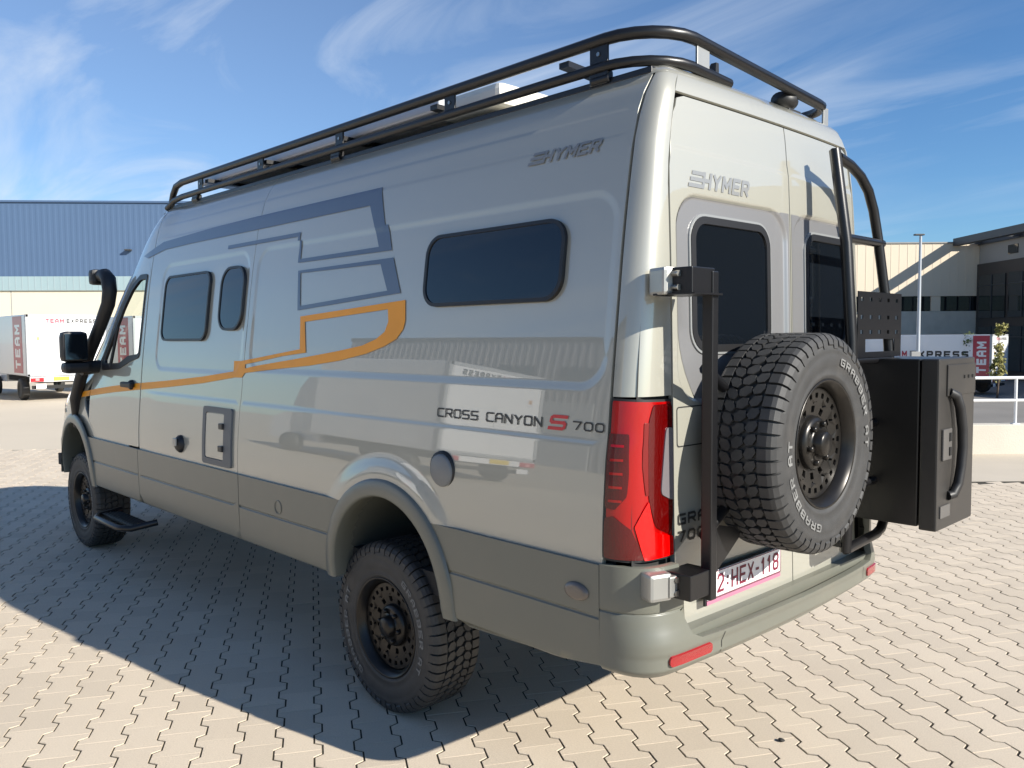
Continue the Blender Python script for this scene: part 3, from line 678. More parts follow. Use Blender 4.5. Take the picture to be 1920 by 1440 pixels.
mb = MB(); mb.lathe([(0, -.012), (.02, -.012), (.028, -.009), (.032, 0)], 20, Matrix.Translation((1.235, -hz(.856)-.022, .857)) @ Matrix.Scale(1.75, 4, (1, 0, 0))); mb.build('side_marker', mat('marker_smoked', (.13, .105, .085), .25, coat=.8, bump=.3, bscale=300), van)
mb = MB(); mb.lathe([(.032, -.0005), (.035, -.0035), (.038, -.0005)], 24, Matrix.Translation((-.85, -hz(.82)-.0215, .845))); mb.build('tow_cover', M['clad'], van)
# stripes
def film(name, poly, material, holes=(), step=.05, label=None): return patch(name, poly, side(-1), material, van, holes=holes, step=step, depth=0, off=.0032, out=(0, -1, 0), label=label, extra=recrows(REC[0])+recrows(REC[1])+rowsz(-3, .2, CREASE))
film('stripe', [(-3.05, 2.322), (-2.70, 2.395), (-1.9, 2.418), (-1.374, 2.425), (-.13, 2.428), (-.095, 2.334), (-.060, 2.245), (-.036, 2.243), (.012, 2.122), (-.802, 2.122), (-.824, 2.122), (-.824, 2.284), (-1.672, 2.284), (-1.672, 2.262), (-.846, 2.262), (-.846, 2.24), (-.805, 2.24), (-.800, 2.141), (-.095, 2.146), (-.145, 2.245), (-.205, 2.350), (-1.347, 2.346), (-2.2, 2.345), (-2.66, 2.338), (-2.95, 2.30)], M['decal'], label='slate blue stripe along the roof side')
film('stripe', [(-.81, 2.080), (.030, 2.088), (.108, 1.925), (-.78, 1.872)], M['decal'], [[(-.783, 2.066), (-.067, 2.066), (.005, 1.940), (-.755, 1.895)]], label='slate blue open box graphic')
bot = [(.160, 1.800), (.150, 1.765), (.105, 1.722), (.02, 1.690), (-.12, 1.655), (-.34, 1.620), (-.618, 1.590), (-.95, 1.565), (-1.299, 1.535), (-1.335, 1.508), (-1.428, 1.506), (-1.851, 1.458), (-2.4, 1.412), (-2.840, 1.378)]
film('stripe', [(-.745, 1.840), (.148, 1.893)]+bot+[(-2.840, 1.425), (-2.4, 1.455), (-1.857, 1.498), (-1.446, 1.540), (-1.452, 1.600), (-1.349, 1.602), (-.904, 1.652), (-.722, 1.672)], M['orange'],
     [[(-.695, 1.812), (.022, 1.856), (.034, 1.80), (.012, 1.755), (-.05, 1.722), (-.16, 1.692), (-.373, 1.664), (-.623, 1.636), (-.77, 1.620), (-1.176, 1.578), (-1.30, 1.560), (-1.302, 1.584), (-.902, 1.634), (-.660, 1.655)]], label='orange swoosh stripe with an open box')
patch('stripe', [(-2.856, 1.378), (-2.856, 1.424), (-3.4, 1.383), (-3.80, 1.345), (-3.925, 1.330), (-3.925, 1.285), (-3.4, 1.335)], side(-1), M['orange'], van, step=.06, depth=0, off=.0022, out=(0, -1, 0))
patch('stripe', [(-3.935, 1.284), (-3.935, 1.329), (-4.22, 1.300), (-4.25, 1.255)], side(-1), M['orange'], van, step=.06, depth=0, off=.0022, out=(0, -1, 0))
# lettering
def logo(name, x0, x1, z0, z1, mp, parent, flip=1, material=None):
    mt = material or M['greylet']; Wd = x1-x0; H = z1-z0
    vs, fs = text2d('HYMER', .22, .25, .60, .10); vs = fit(vs, x0+Wd*.20, x1, z0, z1)
    V = list(vs); Fc = list(fs)
    for k in range(3):
        za = z0+H*(.02+.36*k); zb = za+H*.22; sh = lambda z: .22*(z-z0)*1.0; b = len(V); a0 = x0+Wd*.0+k*Wd*.018; a1 = x0+Wd*(.205)
        V += [(a0+sh(za), za), (a1+sh(za), za), (a1+sh(zb), zb), (a0+sh(zb), zb)]; Fc.append((b, b+1, b+2, b+3))
    return text_on(name, V, Fc, mp, mt, parent)
logo('lettering', .840, 1.205, 2.375, 2.425, lambda x, z: (x, -hh(x, z)-.004, z), van, material=M['greylet'])
logo('lettering', -.690, -.300, 2.243, 2.305, lambda y, z: (doorx(y, z)+.002, y, z), van)
t = lambda s_, a, b, c, d, mt, **k: text_on('lettering', *(lambda q: (fit(q[0], a, b, c, d), q[1]))(text2d(s_, **k)), lambda x, z: (x, -hh(x, z)-.0035, z), mt, van)
t('CROSS CANYON', .432, 1.032, 1.402, 1.440, M['blacklet'], t=.17, w=1.0, gap=.25)
t('S', 1.060, 1.158, 1.398, 1.452, M['redlet'], t=.22, shear=.3, w=1.3)
t('700', 1.180, 1.322, 1.404, 1.436, M['blacklet'], t=.17, w=1.05, gap=.3)
dt = lambda s_, a, b, c, d, mt, **k: text_on('lettering', *(lambda q: (fit(q[0], a, b, c, d), q[1]))(text2d(s_, **k)), lambda y, z: (doorx(y, z)+.002, y, z), mt, van)
dt('GRAND', -.775, -.50, 1.075, 1.115, M['blacklet'], t=.22, w=.95); dt('700', -.775, -.62, 1.015, 1.055, M['blacklet'], t=.22, w=.95)

# tail lamps
def lampmp(s, off=0): return lambda t, z: corner(t, z, s)
for s in (-1, 1):
    o_ = lambda u, v, s=s: Vector((.35+.6*u, s*(1-u*.8), 0))
    L0 = patch('tail_light', [(.005, .985), (.985, .975), (.985, 1.515), (.005, 1.522)], lampmp(s), M['trim'], van, step=.08, depth=.03, off=.003, out=o_, gx=.1, gz=.06)
    patch('lens', fillet([(.03, .993), (.965, .984), (.965, 1.507), (.03, 1.514)], .02), lampmp(s), M['lampred'], L0, step=.07, depth=.004, off=.007, out=o_, gx=.1, gz=.06)
    patch('lens', fillet([(.64, 1.44), (.70, 1.20), (.62, 1.20), (.56, 1.30), (.56, 1.44)], .01), lampmp(s), mat('lamp_mid_red', (.16, 0, 0), .2, coat=.8, spec=.3), L0, step=.06, depth=.004, off=.0095, out=o_)
    patch('lens', fillet([(.01, .995), (.60, .99), (.42, 1.09), (.14, 1.135), (.01, 1.125)], .02), lampmp(s), M['lampdark'], L0, step=.06, depth=.004, off=.010, out=o_)
    patch('lens', fillet([(.01, 1.16), (.16, 1.155), (.34, 1.20), (.36, 1.27), (.33, 1.405), (.01, 1.405)], .02), lampmp(s), M['lampdark'], L0, step=.06, depth=.004, off=.010, out=o_)
    patch('lens', fillet([(.66, 1.19), (.76, 1.09), (.95, 1.055), (.975, 1.12), (.975, 1.50), (.70, 1.50), (.63, 1.44)], .03), lampmp(s), M['lampdark'], L0, step=.06, depth=.004, off=.010, out=o_)
    patch('lens', fillet([(.82, 1.20), (.975, 1.17), (.975, 1.42), (.88, 1.42)], .03), lampmp(s), M['lampclear'], L0, step=.06, depth=.004, off=.014, out=o_)
    patch('lens', fillet([(.60, .985), (.975, .985), (.97, 1.05), (.74, 1.075), (.66, 1.18), (.58, 1.15), (.46, 1.10)], .01), lampmp(s), M['lampbright'], L0, step=.06, depth=.004, off=.012, out=o_)
    for k in range(5):
        z = 1.18+.045*k
        patch('lens', [(.06, z), (.26, z), (.26, z+.008), (.06, z+.008)], lampmp(s), M['lampred'], L0, step=.06, depth=.003, off=.0125, out=o_, grid=False)

# rear bumper
def bump_plan():
    P = [(1.336, 1.040), (1.40, 1.034), (1.46, 1.012), (1.505, .970), (1.53, .91), (1.545, .83), (1.555, .6), (1.562, .3), (1.565, 0)]
    return P
BP = fillet([(1.336, 1.041), (1.52, 1.036), (1.545, .80), (1.566, .3), (1.568, 0)][::1], 0)
def _bz():
    pts = []
    P = [Vector((1.336, 1.041)), Vector((1.46, 1.041)), Vector((1.528, .985)), Vector((1.538, .86))]
    for i in range(13):
        t_ = i/12; pts.append(P[0]*(1-t_)**3+P[1]*3*t_*(1-t_)**2+P[2]*3*t_*t_*(1-t_)+P[3]*t_**3)
    for i in range(1, 11):
        y = .86*(1-i/10); pts.append(Vector((1.566-.028*(y/.86)**2, y)))
    return pts
BPL = _bz(); BL = [0]
for i in range(1, len(BPL)): BL.append(BL[-1]+(BPL[i]-BPL[i-1]).length)
SB = BL[-1]
bx_ = pchip(BL, [p.x for p in BPL]); by_ = pchip(BL, [p.y for p in BPL])
def bmp(sv, z):      # sv from -SB (left end) to SB (right end), 0 is the middle
    a = SB-abs(sv); a = max(0, min(SB, a)); x = bx_(a); y = by_(a); e = 1e-3
    tx = bx_(min(SB, a+e))-bx_(max(0, a-e)); ty = by_(min(SB, a+e))-by_(max(0, a-e)); L = math.hypot(tx, ty); nx, ny = -ty/L, tx/L
    k = ss(0, .25, a)
    o_ = -.020*ss(.70, .80, z)*k-.006*k*ss(.90, .96, z)+.006*ss(.66, .69, z)*k-.035*ss(.63, .585, z)-.01*ss(.60, .585, z)
    o_ -= .005*ss(.006, .001, abs(z-.815))*ss(.42, .36, a)
    if abs(sv) < SB-.44: o_ -= .05*ss(.715, .70, z)*0
    return (x+nx*o_, math.copysign(1, sv)*(y+ny*o_) if sv != 0 else y, z)
e0 = SB-.335
zb_ = .592
bo = [(-SB, .985-.016), (-(e0+.02), .969), (-e0, .90), (-e0+.005, .78), (-e0+.03, .725), (-e0+.08, .702), (-e0+.2, .697), (0, .692), (e0-.2, .697), (e0-.08, .702), (e0-.03, .725), (e0-.005, .78), (e0, .90), (e0+.02, .969), (SB, .969), (SB, .61), (e0+.05, zb_), (e0-.3, .585), (0, .58), (-e0+.3, .585), (-e0-.05, zb_), (-SB, .61)]
def bout(u, v):
    a = SB-abs(u); k = ss(.02, .35, a); return Vector((.1+k, math.copysign(1, u)*(1.02-k), 0))
bumper = patch('rear_bumper', bo, bmp, M['clad'], van, step=.045, depth=.03, out=bout, extra=rowsz(-SB, SB, [.585, .60, .615, .63, .66, .675, .69, .70, .72, .75, .78, .809, .812, .815, .818, .821]))
for s in (-1, 1):
    patch('reflector', [(s*a, b) for a, b in rrect(e0-.135, .637, e0+.085, .673, .013, 4)], bmp, M['reflector'], bumper, step=.04, depth=.01, off=.008, out=bout)
    # joint between corner and middle
    patch('bumper_joint', [(s*(e0-.20), .60), (s*(e0-.196), .60), (s*(e0-.196), .66), (s*(e0-.21), .690), (s*(e0-.215), .690), (s*(e0-.20), .66)], bmp, M['trim'], bumper, step=.03, depth=0, off=.001, out=bout, grid=False)
mb = MB(); mb.box((1.44, 0, .70), (.16, 1.7, .05)); mb.build('rear_valance', M['clad'], van)
# plate
PX = 1.500
mb = MB(); mb.box((PX, -.40, .836), (.010, .535, .122), 0, None, .004); hold = mb.build('plate_holder', M['trim'], van)
mb = MB(); mb.box((PX+.008, -.40, .845), (.004, .52, .098), 0, None, .0015); lp = mb.build('licence_plate', M['plate'], van)
mb = MB(); mb.box((PX+.006, -.40, .785), (.004, .52, .014)); mb.build('strip', M['platepink'], hold)
mb = MB(); mb.box((PX+.0105, -.642, .845), (.001, .035, .092)); mb.build('blue_band', mat('plate_blue', (.01, .04, .35), .4), lp)
q = text2d('2:HEX-118', .15, 0, .50, .16); text_on('lettering', fit(q[0], -.60, -.16, .811, .879), q[1], lambda y, z: (PX+.0112, y, z), M['platered'], lp)
mb = MB()
for (y0, y1, z0, z1) in ((-.657, -.143, .8895, .8925), (-.657, -.143, .7975, .8005), (-.146, -.143, .798, .892)): mb.add([(PX+.0111, y0, z0), (PX+.0111, y1, z0), (PX+.0111, y1, z1), (PX+.0111, y0, z1)], [(0, 1, 2, 3)])
mb.build('plate_border', M['platered'], lp)

# ------------------------------------------------------------------ wheels
def tyre_mesh(detail=1):
    mb = MB()
    half = [(.228, .020), (.236, .006), (.250, .000), (.258, -.004), (.262, -.001), (.285, -.008), (.325, -.012), (.338, -.008), (.342, -.010), (.362, -.004), (.380, .006), (.391, .022), (.393, .05), (.394, .13)]
    prof = half+[(r, .262-y) for r, y in half[::-1][1:]]
    mb.lathe(prof, 72)
    N = 56; sh = 2*math.pi/N; kk = 44/56
    def blk(quad, a, hgt=.0, rb=.390):   # quad: list of (dangle, y) ; raised prism
        n_ = len(quad); top = []; bt = []
        for (da, y) in quad:
            da *= kk; aa = a+da; cy = (y-.131)/.131; rr = .409-.010*cy*cy*abs(cy); top.append((rr*math.cos(aa), y, rr*math.sin(aa))); bt.append((rb*math.cos(aa), y, rb*math.sin(aa)))
        mb.add(top+bt, [tuple(range(n_))]+[(i, (i+1) % n_, n_+(i+1) % n_, n_+i) for i in range(n_)])
    for k in range(N):
        a = k*sh
        for sg in (0, 1):
            fy = (lambda y: y) if sg == 0 else (lambda y: .262-y)
            aa = a+sg*sh*.5; wd = sh*.40; lng = k % 2
            # shoulder lug wraps onto the sidewall
            secp = [(.352 if lng else .366, -.010), (.384, -.005), (.400, .008), (.407, .022), (.4085, .056)]
            vs = []
            for (r_, y) in secp:
                for (da) in (-wd, wd): vs.append((r_*math.cos(aa+da), fy(y), r_*math.sin(aa+da)))
            for (r_, y) in [(.345, .01), (.375, .02), (.385, .03), (.388, .04), (.388, .056)]:
                for (da) in (-wd, wd): vs.append((r_*math.cos(aa+da), fy(y), r_*math.sin(aa+da)))
            fs = []
            for i in range(4): fs += [(2*i, 2*i+1, 2*i+3, 2*i+2), (2*i, 2*i+2, 10+2*i+2, 10+2*i), (2*i+1, 10+2*i+1, 10+2*i+3, 2*i+3)]
            fs += [(8, 9, 19, 18), (0, 10, 11, 1)]
            mb.add(vs, fs)
            # intermediate block
            q_ = [(-.066, .066), (-.015, .0600), (.052, .074), (.068, .095), (.020, .1065), (-.050, .094)]
            q_ = [(da*1.0+sg*0, y) for da, y in q_]; q_ = [(da, fy(y)) for da, y in (q_ if sg == 0 else q_[::-1])]
            blk(q_, aa)
        q_ = [(-.060, .112), (.012, .108), (.064, .128), (.060, .150), (-.012, .154), (-.064, .134)]
        blk(q_, a+sh*.25)
    me = mb.build('tyre', M['rubber'])
    return me
tyre_proto = tyre_mesh(); tyre_data = tyre_proto.data; bpy.data.objects.remove(tyre_proto)
def tyre_letters():
    mb = MB()
    for (txt, a_mid, flip, span) in (('GRABBER AT', R(35), 1, R(84)), ('GRABBER AT', R(215), 1, R(84))):
        vs, fs = text2d(txt, .20, 0, .62, .24); vs = fit(vs, 0, 1, 0, 1); out = []
        for (u, v) in vs:
            a = a_mid+span*(.5-u); r_ = .294+.028*v; out.append((r_*math.cos(a), -.0135-.004*math.sin(math.pi*min(1, max(0, (r_-.27)/.07)))*.3, r_*math.sin(a)))
        mb.add(out, fs)
    return mb.build('lettering', M['white_ink']).data
lo = tyre_letters(); 
for o in [o for o in COL.objects if o.data == lo]: bpy.data.objects.remove(o)
# rim
mb = MB(); mb.lathe([(.226, .030), (.236, .012), (.241, .004), (.238, -.001), (.230, .002), (.224, .012), (.212, .020), (.210, .048), (.206, .056), (.204, .075)], 64)
mb.lathe([(.204, .07), (.20, .20), (.226, .24)], 40)
mb.lathe([(.104, .072), (.100, .050), (.094, .040), (.075, .036), (.052, .036), (.050, .030), (.046, .006), (.040, .000), (0, -.002)], 48)
for k in range(6):
    a = 2*math.pi*k/6+.2; T = Matrix.Translation((.074*math.cos(a), .030, .074*math.sin(a))); mb.lathe([(0, -.012), (.008, -.012), (.012, -.008), (.012, .008)], 6, T)
for k in range(12):
    a = 2*math.pi*(k+.5)/12; T = Matrix.Translation((.150*math.cos(a), .060, .150*math.sin(a))); mb.lathe([(0, -.006), (.007, -.006), (.008, .004)], 6, T)
rim_o = mb.build('wheel', M['rim']); rim_data = rim_o.data; bpy.data.objects.remove(rim_o)
def circ(r, n, c=(0, 0)): return [(c[0]+r*math.cos(2*math.pi*i/n), c[1]+r*math.sin(2*math.pi*i/n)) for i in range(n)]
def slot(rc, a, hr, ha, n=3):
    return [((rc-hr)*math.cos(a-ha), (rc-hr)*math.sin(a-ha)), ((rc-hr)*math.cos(a+ha), (rc-hr)*math.sin(a+ha)), ((rc+hr)*math.cos(a+ha), (rc+hr)*math.sin(a+ha)), ((rc+hr)*math.cos(a-ha), (rc+hr)*math.sin(a-ha))]
hs = [slot(.178, 2*math.pi*k/24, .010, .060) for k in range(24)]+[slot(.126, 2*math.pi*k/12, .013, .10) for k in range(12)]+[circ(.006, 6, (.150*math.cos(2*math.pi*k/12), .150*math.sin(2*math.pi*k/12))) for k in range(12)]
disc_o = patch('wheel_disc', circ(.204, 64), lambda x, z: (x, .062+.018*math.cos(min(1, math.hypot(x, z)/.2)*math.pi)*.5-(.010 if math.hypot(x, z) > .152 else 0), z), M['rim'], None, holes=[fillet(h_, .004, 2) for h_ in hs]+[circ(.096, 24)], step=.02, depth=.02, out=(0, -1, 0), grid=False)
disc_data = disc_o.data; bpy.data.objects.remove(disc_o)
mb = MB(); mb.lathe([(0, .09), (.203, .09)], 32); back_o = mb.build('brake_disc', M['rimgap']); back_data = back_o.data; bpy.data.objects.remove(back_o)
def wheel(loc, rz, spin, parent, name='wheel', label=None):
    wo_ = bpy.data.objects.new(name, rim_data); COL.objects.link(wo_); wo_.parent = parent; wo_.location = loc; wo_.rotation_euler = (0, spin, rz); wo_.rotation_mode = 'XYZ'; wo_.scale = (.965,)*3
    if label: wo_['label'] = label
    for nm, da in (('tyre', tyre_data), ('wheel_disc', disc_data), ('hub_backing', back_data), ('lettering', lo)):
        c = bpy.data.objects.new(nm, da); COL.objects.link(c); c.parent = wo_
    return wo_
wheel((-.015, -.968, .394), 0, R(20), van); wheel((-4.33, -.968, .394), 0, R(200), van)
wheel((-.015, .70, .394), math.pi, 0, van); wheel((-4.33, .70, .394), math.pi, 0, van)
wheel((1.775, -.315, 1.342), math.pi/2, R(0), van, 'spare_wheel', 'spare wheel with white lettered all-terrain tyre on the rear door carrier')

# ------------------------------------------------------------------ spare wheel carrier
car = MB(); car.box((1.595, -.787, 1.395), (.040, .036, 1.085), 0, None, .004); carrier = car.build('wheel_carrier', M['black'], van)
mb = MB(); mb.box((1.56, -.85, 1.905), (.10, .13, .085), 0, None, .004); mb.box((1.55, -.85, 1.862), (.16, .16, .006)); mb.build('hinge_plate', M['black'], carrier)
mb = MB(); mb.box((1.56, -.85, .915), (.10, .13, .085), 0, None, .004); mb.build('hinge_plate', M['black'], carrier)
for z in (1.905, .915):
    mb = MB(); yy = -.955 if z < 1 else -.895; mb.box((1.495, yy, z), (.09, .085 if z < 1 else .075, .092), R(-20), None, .012); mb.box((1.545, yy+.045, z), (.03, .07, .07), R(-10), None, .006); mb.build('hinge_block', M['alu'], carrier)
    mb = MB()
    for dz in (-.022, .022): mb.cyl((1.53, -.91, z+dz), (1.565, -.92, z+dz), .011, 6)
    mb.build('hinge_bolt', M['bolt'], carrier)
mb = MB(); mb.tube([(1.575, -.787, 1.62), (1.55, -.55, 1.50), (1.55, -.05, 1.50), (1.56, .2, 1.60)], .02, 8); mb.tube([(1.575, -.787, 1.06), (1.55, -.55, 1.17), (1.55, -.05, 1.17), (1.56, .2, 1.06)], .02, 8)
mb.box((1.56, -.30, 1.34), (.02, .36, .36)); mb.cyl((1.54, -.30, 1.355), (1.70, -.30, 1.355), .06); mb.build('carrier_arm', M['black'], carrier)
mb = MB(); mb.box((1.56, -.70, 1.00), (.012, .012, .01)); 
mb.add([(1.575, -.765, 1.10), (1.575, -.765, .90), (1.575, -.745, .90), (1.575, -.56, 1.02), (1.575, -.56, 1.05)], [(0, 1, 2, 3, 4)]); mb.add([(1.566, -.765, 1.10), (1.566, -.765, .90), (1.566, -.745, .90), (1.566, -.56, 1.02), (1.566, -.56, 1.05)], [(0, 1, 2, 3, 4)]); mb.build('gusset', M['black'], carrier)

# ------------------------------------------------------------------ ladder and storage box
lad = MB(); lad.tube([(1.545, .20, 2.485), (1.60, .20, 2.1), (1.628, .20, 1.7), (1.635, .20, 1.3), (1.615, .20, .83)], .025, 4); ladder = lad.build('ladder', M['black'], van)
mb = MB(); mb.v = []; 
# square left stile, tubular right stile with its round shoulder
arcp = [(1.553, .215, 2.455), (1.558, .32, 2.435), (1.562, .41, 2.40), (1.567, .48, 2.345), (1.572, .525, 2.265), (1.58, .555, 2.15), (1.592, .578, 2.0), (1.605, .597, 1.85), (1.62, .605, 1.6), (1.62, .605, 1.2), (1.615, .605, .98), (1.612, .595, .90), (1.61, .57, .865), (1.61, .52, .85), (1.61, .215, .835)]
mb.tube(arcp, .021, 12); mb.build('stile', M['black'], ladder)
for z in (2.125, 1.62, 1.35, 1.1):
    mb = MB(); xx = 1.585 if z > 2 else 1.622; mb.tube([(xx, .21, z), (xx, .59, z)], .018, 10); mb.build('rung', M['black'], ladder)
for (y, z) in ((.20, 1.5), (.20, .86), (.60, .95)):
    mb = MB(); mb.box((1.545 if z < 2 else 1.51, y, z), (.13 if z < 2 else .07, .05, .02), 0, None, .003); mb.build('mount', M['black'], ladder)
hl = []
for r_, z in enumerate((1.874, 1.800, 1.738)):
    for c_ in range(5): y = .262+.089*c_; hl.append([(y-.012, z-.008), (y+.012, z-.008), (y+.012, z+.008), (y-.012, z+.008)])
hl.append([(.30, 1.655), (.60, 1.655), (.60, 1.708), (.30, 1.708)])
patch('mounting_plate', [(.225, 1.632), (.67, 1.632), (.67, 1.905), (.225, 1.905)], lambda y, z: (1.642, y, z), M['black'], ladder, holes=hl, step=.05, depth=.004, out=(1, 0, 0), grid=False)
box = MB(); box.box((1.672, .659, 1.275), (.27, .428, .70), 0, None, .006); sbox = box.build('storage_box', M['blackbox'], van, 'flat black lockable storage box hanging on the right rear door')
mb = MB(); mb.box((1.849, .659, 1.270), (.070, .436, .712), 0, None, .008); bd = mb.build('box_door', M['boxdoor'], sbox)
mb = MB(); mb.box((1.887, .695, 1.535), (.008, .34, .13), 0, None, .003); mb.build('flap', M['boxdoor'], sbox)
mb = MB(); mb.box((1.889, .53, 1.27), (.010, .10, .13), 0, None, .004); lt = mb.build('latch', mat('latch_grey', (.10, .095, .09), .35), sbox)
for zz2 in (1.30, 1.24): mb = MB(); mb.box((1.895, .553, zz2), (.006, .02, .035)); mb.build('latch_slot', M['rimgap'], sbox)
hp_ = [(1.886, .555, 1.485), (1.905, .585, 1.47), (1.912, .61, 1.42), (1.915, .635, 1.33), (1.916, .64, 1.25), (1.914, .632, 1.17), (1.91, .615, 1.10), (1.90, .59, 1.055), (1.886, .565, 1.05)]
mb = MB(); mb.tube(hp_, .02, 8); mb.build('handle', M['trim'], sbox)
for k in range(3): mb = MB(); mb.box((1.8925, .72+.05*k, 1.545), (.003, .016, .014)); mb.build('vent_slot', M['rimgap'], sbox)
mb = MB(); mb.box((1.886, .53, .99), (.006, .11, .05)); mb.build('badge', mat('dull_badge', (.10, .095, .09), .5), sbox)
mb = MB(); mb.box((1.56, .659, 1.35), (.05, .40, .50)); mb.build('box_bracket', M['black'], sbox)
# ------------------------------------------------------------------ roof rack
ZU, ZL, YR, XB, XFr = 2.810, 2.712, .745, 1.345, -2.95
def rackloop(z, x1, x0, yr, rc, drop=0):
    P = []
    P += [(x1-rc+rc*math.cos(a), -(yr-rc)+rc*math.sin(a), z) for a in [R(-90+15*i) for i in range(7)]]
    P += [(x1-rc+rc*math.cos(a), (yr-rc)+rc*math.sin(a), z) for a in [R(15*i) for i in range(7)]]
    return P
up_ = [(x, y, z) for x, y, z in rackloop(ZU, XB, 0, YR, .23)]
left = [(-2.95, -YR+.03, ZL-.12), (-2.90, -YR+.02, ZL-.02), (-2.84, -YR+.01, ZU-.06), (-2.76, -YR, ZU-.015), (-2.66, -YR, ZU)]+[(-2.66+(XB-.23+2.66)*i/8, -YR, ZU) for i in range(1, 8)]
right = [(x, -y, z) for x, y, z in left[::-1]]
rack = MB(); rack.tube(left+up_+right, .0225, 12); rackobj = rack.build('roof_rack', M['black'], van)
lowL = [(-2.93, -YR-.0, ZL-.05), (-2.80, -YR, ZL-.01)]+[(-2.66+(XB-.24+2.66)*i/8, -YR, ZL) for i in range(9)]+[(x, y, z) for x, y, z in rackloop(ZL, XB-.01, 0, YR, .23)[:7]]+[(XB-.01, -.26, ZL)]
mb = MB(); mb.tube(lowL, .0195, 12); mb.build('lower_rail', M['black'], rackobj)
lowR = [(XB-.01, .42, ZL)]+[(x, y, z) for x, y, z in rackloop(ZL, XB-.01, 0, YR, .23)[7:]]+[(-2.66+(XB-.24+2.66)*i/8, YR, ZL) for i in range(8, -1, -1)]+[(-2.93, YR, ZL-.05)]
mb = MB(); mb.tube(lowR, .0195, 12); mb.build('lower_rail', M['black'], rackobj)
mb = MB(); mb.tube([(-2.95, -YR, ZL-.10), (-3.05, -.5, ZL-.03), (-3.07, 0, ZL-.02), (-3.05, .5, ZL-.03), (-2.95, YR, ZL-.10)], .0225, 10); mb.build('front_rail', M['black'], rackobj)
for s in (-1, 1):
    for x in (1.09, .235, -.66, -1.52, -2.36):
        mb = MB(); mb.box((x, s*YR, (ZU+ZL)/2), (.085 if x > .9 else .07, .010, .085), 0, None, .002); pst = mb.build('post', M['black'], rackobj)
        mb = MB(); mb.cyl((x, s*(YR+.005), (ZU+ZL)/2), (x, s*(YR+.009), (ZU+ZL)/2), .008, 8); mb.build('bolt', M['bolt'], pst)
    for x in (1.09, -.70, -2.45):
        mb = MB(); mb.box((x, s*(YR-.01), ZL-.038), (.09, .035, .05), 0, None, .008); mb.cyl((x-.03, s*YR, ZL-.045), (x+.05, s*YR, ZL-.045), .016, 8); mb.build('clamp', M['black'], rackobj)
    mb = MB(); mb.box((-.75, s*(YR-.02), 2.655), (4.15, .04, .028), 0, None, .006); mb.build('mounting_rail', M['black'], rackobj)
mb = MB(); mb.box((XB, -.46, (ZU+ZL)/2), (.010, .08, .085), 0, None, .002); mb.build('post', M['alu'], rackobj)
mb = MB(); mb.box((XB, .60, (ZU+ZL)/2), (.010, .06, .085), 0, None, .002); mb.build('post', M['alu'], rackobj)
mb = MB(); mb.tube([(XB-.01, .42, ZL), (XB-.01, .39, ZL)], .03, 8); mb.tube([(XB-.01, .55, ZL-.03), (XB-.0, .60, ZL-.03)], .02, 6); mb.build('clamp', M['black'], rackobj)
for x in (.9, .1, -.7, -1.5, -2.3):
    mb = MB(); mb.box((x, 0, 2.772), (.05, 1.46, .022)); mb.build('crossbar', M['black'], rackobj)
mb = MB(); mb.box((-1.25, -.05, 2.815), (2.6, 1.22, .07), 0, None, .012); mb.build('roof_panel', M['solar'], van)
mb = MB(); mb.box((.20, -.30, 2.80), (.42, .62, .10), 0, None, .03); mb.build('roof_light', M['skylight'], van)
mb = MB(); mb.add([(1.05, -.10, 2.735), (1.17, -.10, 2.73), (1.175, -.10, 2.855), (1.15, -.10, 2.855), (1.10, -.10, 2.78)]+[(1.05, -.075, 2.735), (1.17, -.065, 2.73), (1.175, -.08, 2.855), (1.15, -.08, 2.855), (1.10, -.075, 2.78)], [(0, 1, 2, 3, 4), (5, 9, 8, 7, 6), (0, 5, 6, 1), (1, 6, 7, 2), (2, 7, 8, 3), (3, 8, 9, 4), (4, 9, 5, 0)]); mb.build('antenna_fin', M['trim'], van)
mb = MB(); mb.lathe([(0, -.07), (.03, -.06), (.045, 0), (.03, .06), (0, .07)], 16, Matrix.Translation((1.30, .26, 2.735)) @ Matrix.Scale(1.25, 4, (1, 0, 0))); mb.box((1.30, .26, 2.68), (.1, .12, .02), 0, None, .005); mb.build('reversing_camera', M['trim'], van)
